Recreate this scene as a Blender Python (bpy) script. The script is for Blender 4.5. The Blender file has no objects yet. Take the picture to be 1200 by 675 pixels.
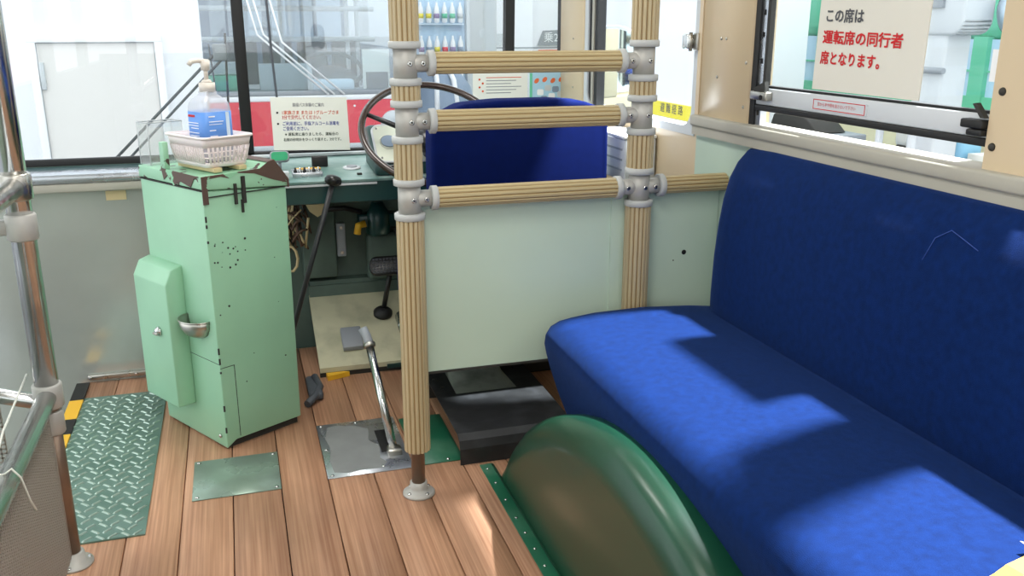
import bpy, bmesh, math, random
from mathutils import Vector, Matrix
random.seed(7)
scene = bpy.context.scene
COL = scene.collection

# ---------------------------------------------------------------- camera
YAW, PITCH = math.radians(17.095), math.radians(16.376)
cam = bpy.data.cameras.new('camera'); camo = bpy.data.objects.new('camera', cam); COL.objects.link(camo)
camo.location = (0, 0, 1.15)
camo.rotation_euler = (math.pi/2-PITCH, 0, -YAW)
cam.sensor_width = 36; cam.lens = 1053/1200*36; cam.clip_start = .02; cam.clip_end = 200
scene.camera = camo

# ---------------------------------------------------------------- light
w = bpy.data.worlds.new('world'); scene.world = w; w.use_nodes = True
w.node_tree.nodes['Background'].inputs[0].default_value = (.93, .97, 1, 1)
w.node_tree.nodes['Background'].inputs[1].default_value = 1.8
sun = bpy.data.lights.new('hall_floodlight', 'SPOT'); suno = bpy.data.objects.new('hall_floodlight', sun); COL.objects.link(suno)
suno.rotation_euler = Vector((-1, -.14, -2.7)).to_track_quat('-Z', 'Y').to_euler()
FD = Vector((-1, -.14, -2.7)).normalized(); suno.location = Vector((1.0, 1.35, .6))-FD*7; sun.energy = 11500; sun.spot_size = math.radians(40); sun.spot_blend = .3; sun.shadow_soft_size = .17; sun.color = (.95, .97, 1)
for y in (2.55, .9, -.6):      # fill lamps added to brighten the cabin, in the housings built below
    l = bpy.data.lights.new('fill_lamp_light', 'AREA'); lo = bpy.data.objects.new('fill_lamp_light', l); COL.objects.link(lo)
    l.shape = 'RECTANGLE'; l.size = .34; l.size_y = .75; l.energy = 8.5; l.color = (1, .97, .92); lo.location = (.12, y, 2.0)
vs = scene.view_settings
vs.view_transform = 'Standard'; vs.look = 'None'; vs.gamma = 1; vs.use_curve_mapping = False; vs.exposure = .38

# ---------------------------------------------------------------- materials
def lin(hexs):
    h = hexs.lstrip('#'); o = []
    for i in (0, 2, 4):
        c = int(h[i:i+2], 16)/255; o.append(c/12.92 if c <= .04045 else ((c+.055)/1.055)**2.4)
    return (*o, 1)
def mat(name, col, rough=.5, metal=0, var=.0, scale=8., col2=None, mask=(.45, .6), bump=0, bscale=200., stretch=(1, 1, 1), sheen=0, coat=0, spec=.5, alpha=1, sub=None, rvar=0, emit=0):
    m = bpy.data.materials.new(name); m.use_nodes = True
    nt = m.node_tree; b = nt.nodes['Principled BSDF']
    b.inputs['Base Color'].default_value = lin(col); b.inputs['Roughness'].default_value = rough
    b.inputs['Metallic'].default_value = metal; b.inputs['Specular IOR Level'].default_value = spec
    b.inputs['Coat Weight'].default_value = coat; b.inputs['Coat Roughness'].default_value = .15
    if sheen:
        b.inputs['Sheen Weight'].default_value = sheen; b.inputs['Sheen Roughness'].default_value = .35
        b.inputs['Sheen Tint'].default_value = lin(sub or col)
    if alpha < 1: b.inputs['Alpha'].default_value = alpha
    if emit: b.inputs['Emission Color'].default_value = lin(col); b.inputs['Emission Strength'].default_value = emit
    tc = nt.nodes.new('ShaderNodeTexCoord'); mp = nt.nodes.new('ShaderNodeMapping'); nt.links.new(tc.outputs['Object'], mp.inputs[0])
    mp.inputs['Scale'].default_value = stretch
    def noise(sc, det=4):
        n = nt.nodes.new('ShaderNodeTexNoise'); n.inputs['Scale'].default_value = sc; n.inputs['Detail'].default_value = det
        nt.links.new(mp.outputs[0], n.inputs['Vector']); return n
    last = None
    if var or col2:
        n = noise(scale); r = nt.nodes.new('ShaderNodeValToRGB'); nt.links.new(n.outputs['Fac'], r.inputs[0])
        if col2:
            r.color_ramp.elements[0].color = lin(col); r.color_ramp.elements[1].color = lin(col2)
            r.color_ramp.elements[0].position, r.color_ramp.elements[1].position = mask
        else:
            c = lin(col)
            r.color_ramp.elements[0].color = tuple(max(0, x*(1-var)) for x in c[:3])+(1,)
            r.color_ramp.elements[1].color = tuple(min(1, x*(1+var)) for x in c[:3])+(1,)
            r.color_ramp.elements[0].position, r.color_ramp.elements[1].position = .3, .7
        nt.links.new(r.outputs[0], b.inputs['Base Color'])
    if rvar:
        n = noise(scale*1.7); mr = nt.nodes.new('ShaderNodeMapRange'); nt.links.new(n.outputs['Fac'], mr.inputs[0])
        mr.inputs[1].default_value, mr.inputs[2].default_value = .3, .7; mr.inputs[3].default_value, mr.inputs[4].default_value = max(.02, rough-rvar), rough+rvar
        nt.links.new(mr.outputs[0], b.inputs['Roughness'])
    if bump:
        n = noise(bscale, 3); bp = nt.nodes.new('ShaderNodeBump'); bp.inputs['Strength'].default_value = bump; bp.inputs['Distance'].default_value = .002
        nt.links.new(n.outputs['Fac'], bp.inputs['Height']); nt.links.new(bp.outputs[0], b.inputs['Normal'])
    return m
def glass_mat(name, tint=(.95, .98, 1), refl=.06, rough=.02, haze=0):
    m = bpy.data.materials.new(name); m.use_nodes = True; nt = m.node_tree; nt.nodes.clear()
    o = nt.nodes.new('ShaderNodeOutputMaterial'); mx = nt.nodes.new('ShaderNodeMixShader'); t = nt.nodes.new('ShaderNodeBsdfTransparent'); g = nt.nodes.new('ShaderNodeBsdfGlossy')
    t.inputs[0].default_value = (*tint, 1); g.inputs['Roughness'].default_value = rough; mx.inputs[0].default_value = refl
    nt.links.new(t.outputs[0], mx.inputs[1]); nt.links.new(g.outputs[0], mx.inputs[2])
    last = mx
    if haze:
        d = nt.nodes.new('ShaderNodeBsdfDiffuse'); d.inputs[0].default_value = (.9, .9, .9, 1); m2 = nt.nodes.new('ShaderNodeMixShader'); m2.inputs[0].default_value = haze
        nt.links.new(mx.outputs[0], m2.inputs[1]); nt.links.new(d.outputs[0], m2.inputs[2]); last = m2
    nt.links.new(last.outputs[0], o.inputs[0]); return m

def wood_mat(name, c1, c2):
    m = mat(name, c1, rough=.42, spec=.4); nt = m.node_tree; b = nt.nodes['Principled BSDF']
    tc = nt.nodes.new('ShaderNodeTexCoord'); oi = nt.nodes.new('ShaderNodeObjectInfo')
    add = nt.nodes.new('ShaderNodeVectorMath'); add.operation = 'MULTIPLY_ADD'
    nt.links.new(oi.outputs['Random'], add.inputs[0]); add.inputs[1].default_value = (5, 9, 3); nt.links.new(tc.outputs['Object'], add.inputs[2])
    mp = nt.nodes.new('ShaderNodeMapping'); mp.inputs['Scale'].default_value = (60, 2.2, 60); nt.links.new(add.outputs[0], mp.inputs[0])
    n = nt.nodes.new('ShaderNodeTexNoise'); n.inputs['Scale'].default_value = 3; n.inputs['Detail'].default_value = 6; nt.links.new(mp.outputs[0], n.inputs['Vector'])
    r = nt.nodes.new('ShaderNodeValToRGB'); r.color_ramp.elements[0].color = lin(c1); r.color_ramp.elements[1].color = lin(c2)
    r.color_ramp.elements[0].position = .3; r.color_ramp.elements[1].position = .75; nt.links.new(n.outputs['Fac'], r.inputs[0])
    n2 = nt.nodes.new('ShaderNodeTexNoise'); n2.inputs['Scale'].default_value = 3.5; n2.inputs['Detail'].default_value = 5; nt.links.new(add.outputs[0], n2.inputs['Vector'])
    r2 = nt.nodes.new('ShaderNodeValToRGB'); r2.color_ramp.elements[0].color = (.62, .60, .58, 1); r2.color_ramp.elements[1].color = (1.12, 1.1, 1.08, 1)
    r2.color_ramp.elements[0].position = .3; r2.color_ramp.elements[1].position = .65; nt.links.new(n2.outputs['Fac'], r2.inputs[0])
    hv = nt.nodes.new('ShaderNodeMapRange'); nt.links.new(oi.outputs['Random'], hv.inputs[0]); hv.inputs[3].default_value = .86; hv.inputs[4].default_value = 1.08
    mx = nt.nodes.new('ShaderNodeMix'); mx.data_type = 'RGBA'; mx.blend_type = 'MULTIPLY'; mx.inputs[0].default_value = 1
    nt.links.new(r.outputs[0], mx.inputs[6]); nt.links.new(r2.outputs[0], mx.inputs[7])
    hs = nt.nodes.new('ShaderNodeHueSaturation'); nt.links.new(mx.outputs[2], hs.inputs['Color']); nt.links.new(hv.outputs[0], hs.inputs['Value'])
    nt.links.new(hs.outputs[0], b.inputs['Base Color'])
    mr = nt.nodes.new('ShaderNodeMapRange'); nt.links.new(n2.outputs['Fac'], mr.inputs[0]); mr.inputs[3].default_value = .28; mr.inputs[4].default_value = .6; nt.links.new(mr.outputs[0], b.inputs['Roughness'])
    bp = nt.nodes.new('ShaderNodeBump'); bp.inputs['Strength'].default_value = .25; bp.inputs['Distance'].default_value = .001; nt.links.new(n.outputs['Fac'], bp.inputs['Height']); nt.links.new(bp.outputs[0], b.inputs['Normal'])
    return m

M = dict(
 plank=wood_mat('plank_wood', '#a27559', '#cfa384'),
 gap=mat('plank_gap', '#2a1c14', .9),
 green=mat('fare_box_green', '#9acbaa', .38, var=.05, scale=5, bump=.03, bscale=60),
 greenchip=mat('fare_box_chipped_green', '#9acbaa', .4, col2='#4d3a33', mask=(.63, .64), scale=22),
 brown=mat('worn_brown_paint', '#5a463d', .55, col2='#93cda6', mask=(.62, .64), scale=16),
 dark=mat('dark_plinth', '#2e2d29', .7),
 chrome=mat('chrome', '#d0d1d0', .2, 1, rvar=.06, scale=20),
 steel=mat('brushed_steel', '#b9b6ae', .32, 1, rvar=.1, scale=14),
 oldpipe=mat('brown_tarnished_pipe', '#8f7b6b', .38, .75, var=.12, scale=12),
 galv=mat('cast_grey_fitting', '#b4b2ac', .5, .25, var=.06, scale=30),
 collar=mat('grey_plastic_collar', '#b6b8b6', .5),
 sleeve=mat('ribbed_sleeve_tan', '#b9a885', .42, var=.10, scale=3, stretch=(6, 6, .6)),
 groove=mat('ribbed_sleeve_brown', '#8c7244', .5, var=.12, scale=4),
 sleeveX=mat('ribbed_bar_tan', '#b8a67d', .42, var=.08, scale=3, stretch=(.6, 6, 6)),
 screw=mat('screw_steel', '#c9c9c6', .25, 1),
 hole=mat('black_hole', '#0c0c0c', .8),
 panel=mat('pale_green_panel', '#c0d3c1', .36, var=.03, scale=4, bump=.04, bscale=30),
 panel2=mat('grey_green_panel', '#b3c5b4', .4, var=.04, scale=5),
 beige=mat('beige_enamel', '#ccb898', .32, var=.03, scale=3, bump=.04, bscale=12),
 sill=mat('grey_beige_sill', '#a9a598', .6, var=.03),
 velvet=mat('blue_velvet', '#042052', .85, var=.18, scale=60, sheen=.25, sub='#6f98f0', bump=.5, bscale=900, spec=.1),
 velvet2=mat('driver_blue_velvet', '#03144e', .85, var=.08, scale=40, sheen=.12, sub='#2244aa', bump=.4, bscale=900, spec=.1),
 arch=mat('dark_green_enamel', '#103f2b', .36, var=.06, scale=5, coat=.25),
 archscuff=mat('green_scuffed', '#1d5f45', .4, col2='#4f7a62', mask=(.5, .8), scale=6),
 dashg=mat('dash_dark_green', '#103b3a', .4, var=.15, scale=6, coat=.2),
 dasht=mat('dash_worn_teal', '#688a84', .42, .2, col2='#93aaa4', mask=(.4, .65), scale=9),
 firewall=mat('dark_sage', '#54665d', .6, var=.2, scale=8),
 cream=mat('dirty_cream_board', '#c3c0a2', .7, col2='#a5a38a', mask=(.45, .7), scale=9, bump=.15, bscale=80),
 blackp=mat('black_sheet', '#1c1d1e', .5, col2='#3c3e41', mask=(.5, .9), scale=14, rvar=.06),
 greymetal=mat('grey_dusty_metal', '#8c9188', .4, .4, col2='#6b6f68', scale=9),
 alu=mat('aluminium', '#c2c6cc', .3, .85, rvar=.1),
 plateA=mat('green_grey_plate', '#8fa597', .3, .35, col2='#7f9284', scale=6, rvar=.08),
 tread=mat('green_tread_plate', '#6d8b80', .35, .35, col2='#577a6d', mask=(.4, .7), scale=8),
 treadbar=mat('worn_tread_ridge', '#a9bdb1', .3, .5),
 patch=mat('grey_worn_patch', '#8f9190', .55, .4, var=.08, scale=14),
 rubber=mat('black_rubber', '#121212', .55),
 blackpl=mat('black_plastic', '#1a1a1b', .3),
 wheelrim=mat('brown_black_rim', '#3a2c26', .22, coat=.5),
 creamp=mat('cream_enamel', '#d7dccb', .35),
 paper=mat('paper', '#e9e8e0', .8),
 paperlam=mat('laminated_notice', '#dbddd3', .35),
 papergrey=mat('seat_notice_paper', '#d9d5c9', .6),
 textk=mat('ink_black', '#2b2b30', .8), texto=mat('ink_orange', '#d6552f', .8), textr=mat('ink_red', '#c8181f', .7),
 textb=mat('ink_blue', '#2a3f9a', .8), textg=mat('ink_grey', '#83858a', .8), textgr=mat('ink_green_black', '#2f3f33', .8), textdk=mat('ink_grey_black', '#55565a', .8),
 white=mat('white_paint', '#f1f1f2', .45), whiteb=mat('white_wall', '#ebebee', .55, var=.015, scale=2),
 offw=mat('off_white_door', '#e6e1dc', .5),
 red=mat('red_enamel', '#e23a4c', .35),
 grey=mat('mid_grey', '#8f949a', .5), lgrey=mat('light_grey', '#c6cacd', .5), shaft=mat('lever_black', '#2a2c2e', .35), dgrey=mat('dark_grey', '#4b5057', .5),
 blueg=mat('dull_blue_interior', '#7e8fa3', .6), lblue=mat('light_blue_board', '#bcd8ee', .5), paleblue=mat('pale_blue', '#cfe0ef', .5),
 tram=mat('tram_green', '#63c29d', .4), pink=mat('basket_pinkish_white', '#ece0de', .45), label=mat('label_blue', '#5f93dc', .45),
 clear=glass_mat('clear_bottle_plastic', (.93, .93, .94), .05, .15, .30),
 cappl=mat('cream_pump', '#ddd5ca', .4),
 acryl=glass_mat('acrylic', (.97, .98, .98), .05, .05, .08),
 glass=glass_mat('window_glass', (.96, .985, .99), .03, .01),
 wsglass=glass_mat('windscreen_glass', (.95, .975, .98), .05, .01, .03),
 fglass=glass_mat('facing_glass', (.88, .93, .95), .10, .01, .03),
 woodb=mat('pale_wood', '#cdb98d', .6), orange=mat('orange_plastic', '#e26b3a', .4), yellow=mat('yellow', '#e9b42c', .5), yellowt=mat('sign_yellow', '#e8d83a', .5),
 frontpan=mat('scratched_grey_sheet', '#c4c8c1', .17, .5, col2='#b0b4ad', mask=(.2, .8), scale=3, rvar=.06),
 greenlamp=mat('green_lens', '#0f9a66', .45),
 mesh=mat('mesh_grey_brown', '#a89f95', .5, .4),
 string=mat('white_string', '#dfe0d6', .8), ground=mat('hall_floor', '#8d9095', .5, var=.04),
 paleyel=mat('pale_yellow_wall', '#eee6bd', .6), bluegrey=mat('blue_grey_bench', '#9fb4cc', .6),
 navy=mat('navy_cloth', '#2c4a94', .8), sky=mat('sky_blue_bag', '#8fc3df', .7), ceil=mat('ceiling_cream', '#e9e6dc', .6), filld=mat('fill_lamp_diffuser', '#ffffff', .5, emit=2.0),  # emissive diffuser belongs to the added cabin fill lamps
 skin=mat('ceiling_grey', '#dfe4e8', .6), mirror=mat('mirror_glass', '#c6d4d6', .05, 1), postb=mat('poster_blue', '#a9cfe4', .5), purple=mat('purple_seat', '#8d7aa5', .7), copper=mat('wire_brown', '#5b4334', .6),
)

# ---------------------------------------------------------------- mesh helpers
class MB:
    def __init__(s): s.bm = bmesh.new(); s.mi = 0
    def _f(s, vs, smooth=False):
        try: f = s.bm.faces.new(vs)
        except ValueError: return None
        f.material_index = s.mi; f.smooth = smooth; return f
    def poly(s, pts):
        return s._f([s.bm.verts.new(p) for p in pts])
    def box(s, lo, hi, bev=0, seg=2, T=None, smooth=None):
        b = bmesh.new(); bmesh.ops.create_cube(b, size=1)
        c = [(lo[i]+hi[i])/2 for i in range(3)]; d = [abs(hi[i]-lo[i]) for i in range(3)]
        for v in b.verts: v.co = Vector((v.co.x*d[0]+c[0], v.co.y*d[1]+c[1], v.co.z*d[2]+c[2]))
        if bev: bmesh.ops.bevel(b, geom=b.edges[:], offset=min(bev, min(d)*.49), segments=seg, affect='EDGES', profile=.5)
        s.merge(b, T, bool(bev) if smooth is None else smooth); return s
    def merge(s, b, T=None, smooth=False):
        mp = {}
        for v in b.verts: mp[v] = s.bm.verts.new(T @ v.co if T else v.co)
        for f in b.faces: s._f([mp[v] for v in f.verts], smooth)
        b.free()
    def prism(s, pts, axis, a, c, bev=0, seg=2, smooth=False, T=None):
        # pts: 2d polygon, extruded along axis (0:x (y,z), 1:y (x,z), 2:z (x,y)) from a to c
        def P(p, t): return {0: (t, p[0], p[1]), 1: (p[0], t, p[1]), 2: (p[0], p[1], t)}[axis]
        b = bmesh.new(); A = [b.verts.new(P(p, a)) for p in pts]; C = [b.verts.new(P(p, c)) for p in pts]
        n = len(pts); b.faces.new(A); b.faces.new(C[::-1])
        for i in range(n): b.faces.new((A[i], C[i], C[(i+1) % n], A[(i+1) % n]))
        bmesh.ops.recalc_face_normals(b, faces=b.faces[:])
        if bev: bmesh.ops.bevel(b, geom=b.edges[:], offset=bev, segments=seg, affect='EDGES', profile=.5)
        s.merge(b, T, smooth or bool(bev)); return s
    def cyl(s, p0, p1, r0, r1=None, n=20, cap=True, smooth=True):
        r1 = r0 if r1 is None else r1; p0, p1 = Vector(p0), Vector(p1); d = (p1-p0).normalized()
        a = d.orthogonal().normalized(); b = d.cross(a)
        def ring(p, r): return [s.bm.verts.new(p+(a*math.cos(t)+b*math.sin(t))*r) for t in [2*math.pi*i/n for i in range(n)]]
        A, B = ring(p0, r0), ring(p1, r1)
        for i in range(n): s._f((A[i], A[(i+1) % n], B[(i+1) % n], B[i]), smooth)
        if cap: s._f(A[::-1]); s._f(B)
        return s
    def lathe(s, prof, c=(0, 0, 0), ax=(0, 0, 1), n=28, sx=1, sy=1):
        d = Vector(ax).normalized(); a = d.orthogonal().normalized()
        if abs(d.z) > .999: a = Vector((1, 0, 0))
        b = d.cross(a); c = Vector(c); rings = []
        for r, z in prof: rings.append([s.bm.verts.new(c+d*z+a*(math.cos(2*math.pi*i/n)*max(r, 1e-5)*sx)+b*(math.sin(2*math.pi*i/n)*max(r, 1e-5)*sy)) for i in range(n)])
        for A, B in zip(rings, rings[1:]):
            for i in range(n): s._f((A[i], A[(i+1) % n], B[(i+1) % n], B[i]), True)
        s._f(rings[0][::-1]); s._f(rings[-1]); return s
    def tube(s, pts, r, n=10, closed=False):
        pts = [Vector(p) for p in pts]; rings = []; N = len(pts); a = None
        for i, p in enumerate(pts):
            t = (pts[(i+1) % N]-pts[i-1]) if closed else (pts[min(i+1, N-1)]-pts[max(i-1, 0)])
            t.normalize()
            a = (a-t*a.dot(t)).normalized() if a is not None else t.orthogonal().normalized()
            b = t.cross(a); rr = r(i/(N-1)) if callable(r) else r
            rings.append([s.bm.verts.new(p+(a*math.cos(2*math.pi*k/n)+b*math.sin(2*math.pi*k/n))*rr) for k in range(n)])
        for A, B in list(zip(rings, rings[1:]))+([(rings[-1], rings[0])] if closed else []):
            for k in range(n): s._f((A[k], A[(k+1) % n], B[(k+1) % n], B[k]), True)
        if not closed: s._f(rings[0][::-1]); s._f(rings[-1])
        return s
    def fluted(s, p0, p1, r, nf=16, depth=.0028):
        p0, p1 = Vector(p0), Vector(p1); d = (p1-p0).normalized(); a = d.orthogonal().normalized(); b = d.cross(a)
        prof = []
        for i in range(nf):
            t0 = 2*math.pi/nf
            for fr, rr in ((0, r), (.27, r*1.012), (.54, r), (.66, r-depth), (.88, r-depth)): prof.append((t0*(i+fr), rr))
        n = len(prof)
        A = [s.bm.verts.new(p0+(a*math.cos(t)+b*math.sin(t))*q) for t, q in prof]; B = [s.bm.verts.new(p1+(a*math.cos(t)+b*math.sin(t))*q) for t, q in prof]
        for i in range(n):
            s.mi = 1 if i % 5 in (3,) else 0
            s._f((A[i], A[(i+1) % n], B[(i+1) % n], B[i]))
        s.mi = 0; s._f(A[::-1]); s._f(B); return s
    def build(s, name, mats, parent=None, mtx=None):
        me = bpy.data.meshes.new(name); bmesh.ops.recalc_face_normals(s.bm, faces=s.bm.faces[:]); s.bm.to_mesh(me); s.bm.free()
        for m in (mats if isinstance(mats, (list, tuple)) else [mats]): me.materials.append(M[m] if isinstance(m, str) else m)
        o = bpy.data.objects.new(name, me); COL.objects.link(o)
        if parent: o.parent = parent
        if mtx: o.matrix_local = mtx
        return o
def inst(src, name, loc, parent=None, rot=None):
    o = bpy.data.objects.new(name, src.data); COL.objects.link(o); o.location = loc
    if rot: o.rotation_euler = rot
    if parent: o.parent = parent
    return o
def tag(o, label=None, cat=None, group=None, kind=None):
    for k, v in (('label', label), ('category', cat), ('group', group), ('kind', kind)):
        if v: o[k] = v
    return o
def thing(name, label, cat, loc=(0, 0, 0), rz=0, group=None):
    o = bpy.data.objects.new(name, None); COL.objects.link(o); o.location = loc; o.rotation_euler = (0, 0, rz); o.empty_display_size = .1
    return tag(o, label, cat, group)
def struct(o): o['kind'] = 'structure'; return o
def rounded(x0, x1, y0, y1, r, n=6):
    pts = []
    for cx, cy, a in ((x1-r, y1-r, 0), (x0+r, y1-r, 90), (x0+r, y0+r, 180), (x1-r, y0+r, 270)):
        for i in range(n+1): t = math.radians(a+90*i/n); pts.append((cx+r*math.cos(t), cy+r*math.sin(t)))
    return pts
TEXTS = []
def text(name, body, size, origin, right, up, m, parent, align='LEFT', width=None, bold=0.0):
    cu = bpy.data.curves.new(name, 'FONT'); cu.body = body; cu.size = size; cu.align_x = align; cu.align_y = 'CENTER'; cu.resolution_u = 2; cu.extrude = 0
    cu['bold'] = bold; tmp = bpy.data.objects.new('tmp', cu); COL.objects.link(tmp); TEXTS.append((tmp, name, Vector(origin), Vector(right), Vector(up), m, parent, width))
def flush_texts():
    bpy.context.view_layer.update(); dg = bpy.context.evaluated_depsgraph_get()
    for tmp, name, o, r, u, m, parent, width in TEXTS:
        me = bpy.data.meshes.new_from_object(tmp.evaluated_get(dg)); me.name = name
        r = r.normalized(); u = (u-r*u.dot(r)).normalized(); n = r.cross(u)
        k = 1
        if width and len(me.vertices):
            xs = [v.co.x for v in me.vertices]; k = width/max(1e-6, max(xs)-min(xs))
        Mx = Matrix(((r.x*k, u.x, n.x, o.x), (r.y*k, u.y, n.y, o.y), (r.z*k, u.z, n.z, o.z), (0, 0, 0, 1)))
        bo = tmp.data['bold']
        if bo:
            bb = bmesh.new()
            for q_, (dx_, dy_) in enumerate(((-1, -1), (1, -1), (-1, 1), (1, 1))):
                me.transform(Matrix.Translation((dx_*bo, dy_*bo, q_*.00008))); bb.from_mesh(me); me.transform(Matrix.Translation((-dx_*bo, -dy_*bo, -q_*.00008)))
            bb.to_mesh(me); bb.free()
        me.transform(Mx); me.materials.clear(); me.materials.append(M[m])
        ob = bpy.data.objects.new(name, me); COL.objects.link(ob)
        if parent: ob.parent = parent; ob.matrix_parent_inverse = parent.matrix_world.inverted()
    for t in TEXTS: bpy.data.objects.remove(t[0])

# ================================================================ SETTING
# floor: sub floor and planks (0.12 m wide, running along the bus)
fl = struct(MB().box((-.56, -2.2, -.06), (1.2, 3.24, -.022)).build('floor', 'gap'))
x = -.557
pl = MB().box((0.0012, -2.2, -.022), (.1188, 0, 0), .0015, 1).build('plank', 'plank', fl); pl.location = (x, 3.24-.14, 0)
first = True
for i in range(15):
    xx = -.557+.12*i
    if xx+.12 > 1.2: continue
    joints = [(-2.2, 3.22)]
    for (a, b) in joints:
        if first: o = pl; o.scale = (1, (b-a)/2.2, 1); o.location = (xx, b, 0); first = False
        else: o = inst(pl, 'plank', (xx, b, 0), fl); o.scale = (1, (b-a)/2.2, 1)
# step well by the front door
struct(MB().box((-1.02, -2.2, -.06), (-.56, 1.9, 0)).box((-1.02, 1.9, -.34), (-.56, 3.24, -.30)).box((-.575, 1.9, -.30), (-.56, 3.07, -.022)).box((-1.02, 1.885, -.34), (-.56, 1.9, 0)).build('floor_step', 'greymetal'))
# right wall
wr = struct(MB().box((1.2, -2.2, -.06), (1.26, 2.2, .885)).build('wall_right', 'panel2'))
b = MB().prism([(2.2, -.06), (3.26, -.06), (3.26, .84), (2.2, .84)], 0, 1.2, 1.26); b.build('lower_panel', 'beige', wr)
# driver's window surround: opening y 2.225..3.0, z .872..1.75 with rounded corners
def ring_panel(name, outer, inner, xa, xb, m, parent):
    mb = MB(); n = len(inner)
    # outer as same count by projection onto rectangle
    y0, y1, z0, z1 = outer; cy, cz = sum(p[0] for p in inner)/n, sum(p[1] for p in inner)/n
    out = []
    for p in inner:
        dy, dz = p[0]-cy, p[1]-cz
        t = min(((y1-cy)/dy if dy > 1e-9 else (y0-cy)/dy if dy < -1e-9 else 1e9), ((z1-cz)/dz if dz > 1e-9 else (z0-cz)/dz if dz < -1e-9 else 1e9))
        out.append((cy+dy*t, cz+dz*t))
    # snap nearest to the corners
    for c in ((y0, z0), (y0, z1), (y1, z0), (y1, z1)):
        k = min(range(n), key=lambda i: (out[i][0]-c[0])**2+(out[i][1]-c[1])**2); out[k] = c
    for xq, flip in ((xa, 0), (xb, 1)):
        I = [mb.bm.verts.new((xq, *p)) for p in inner]; O = [mb.bm.verts.new((xq, *p)) for p in out]
        for i in range(n): mb._f((I[i], I[(i+1) % n], O[(i+1) % n], O[i]))
        if not flip: I0, O0 = I, O
        else:
            for i in range(n): mb._f((I0[i], I0[(i+1) % n], I[(i+1) % n], I[i])); mb._f((O0[i], O0[(i+1) % n], O[(i+1) % n], O[i]))
    return mb.build(name, m, parent)
dwin = rounded(2.225, 3.03, .872, 1.76, .055)
ring_panel('driver_window_surround', (2.2, 3.26, .87-.03, 1.85), dwin, 1.2, 1.24, 'beige', wr)
struct(ring_panel('window_1', (2.21, 3.045, .857, 1.775), rounded(2.232, 3.0, .88, 1.752, .05), 1.197, 1.243, 'lgrey', None))
w1 = bpy.data.objects['window_1']
MB().box((1.216, 2.22, .865), (1.220, 3.03, 1.765)).build('pane', 'glass', w1)
MB().box((1.203, 2.925, .875), (1.232, 2.95, 1.76)).build('seal', 'rubber', w1); MB().box((1.2, 2.955, .875), (1.235, 2.972, 1.76)).build('sash_bar', 'sill', w1); MB().box((1.203, 2.975, .875), (1.232, 3.0, 1.76)).build('seal', 'rubber', w1)
# riveted pillar between driver's window and the side window
p1 = struct(MB().box((1.195, 1.945, .90), (1.26, 2.2, 1.86), .004, 1).box((1.192, 2.185, .885), (1.2, 2.203, 1.86)).build('trim_1', 'beige'))
riv = MB().lathe([(.0045, 0), (.004, -.0015), (.0015, -.0025)], (0, 0, 0), (1, 0, 0), 10).build('rivet', 'steel', p1); riv.location = (1.195, 2.10, 1.02)
for y, z in ((1.965, .955), (1.965, 1.06), (2.09, 1.115), (2.065, 1.115), (2.195, .95), (2.195, 1.05), (2.195, 1.15)): inst(riv, 'rivet', (1.195, y, z), p1)
# pillar at the near end of the window
p2 = struct(MB().prism([(1.195, 1.11), (1.195, 1.205), (1.24, 1.205), (1.30, 1.30), (1.30, 1.12), (1.24, 1.11)], 2, .915, 1.86).build('trim_2', 'beige'))  # hidden outer flare added to cast the dark band across the bench
for y, z in ((1.185, 1.045), (1.19, .955)):
    o = MB().lathe([(.007, 0), (.006, -.003), (.002, -.005)], (0, 0, 0), (1, 0, 0), 12).build('screw', 'dark', p2); o.location = (1.195, y, z)
# sill rail along the right wall
struct(MB().box((1.178, -2.2, .888), (1.262, 2.205, .917), .006, 2).box((1.185, -2.2, .865), (1.2, 2.2, .889)).build('trim_3', 'sill'))
# header, roof, other walls of the bus
struct(MB().box((1.2, -2.2, 1.86), (1.26, 3.26, 2.02)).build('trim_4', 'beige'))
struct(MB().box((1.2, -2.2, .91), (1.26, -2.0, 1.8)).box((1.2, -.42, .91), (1.26, -.22, 1.8)).box((1.2, .24, .91), (1.26, .42, 1.8)).build('trim_5', 'beige'))
roof = MB()
prof = [(-1.06, 2.0), (-1.06, 2.05), (-.7, 2.13), (.1, 2.17), (.9, 2.13), (1.28, 2.05), (1.28, 2.0), (.9, 2.09), (.1, 2.12), (-.7, 2.09)]
roof.prism(prof, 1, -2.25, 3.32); ce = struct(roof.build('ceiling', 'ceil'))
for y in (2.55, .9, -.6):  # unseen housings and glowing diffusers added with the cabin fill light
    t = thing('fill_lamp', {2.55: 'added white fill lamp under the ceiling nearest the windscreen', .9: 'added white fill lamp under the ceiling midway along the aisle', -.6: 'added white fill lamp under the ceiling nearest the rear wall'}[y], 'lamp', (.12, y, 2.0), 0, 'added fill lamps over the aisle')
    MB().box((-.2, -.42, .03), (.2, .42, .11), .01).build('housing', 'white', t); MB().box((-.18, -.4, .022), (.18, .4, .032)).build('diffuser', 'filld', t)
wl = struct(MB().box((-1.06, -2.2, -.06), (-1.0, 1.9, .85)).box((-1.06, -2.2, 1.8), (-1.0, 3.26, 2.03)).box((-1.06, 1.78, .85), (-1.0, 1.95, 1.8)).box((-1.06, .35, .85), (-1.0, .5, 1.8)).box((-1.06, -1.1, .85), (-1.0, -.95, 1.8)).box((-1.06, 3.12, -.3), (-1.0, 3.26, 1.8)).build('wall_left', 'panel2'))
struct(MB().box((-1.06, -2.26, -.06), (1.26, -2.2, .9)).box((-1.06, -2.26, 1.7), (1.26, -2.2, 2.1)).build('wall_rear', 'panel2'))
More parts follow.
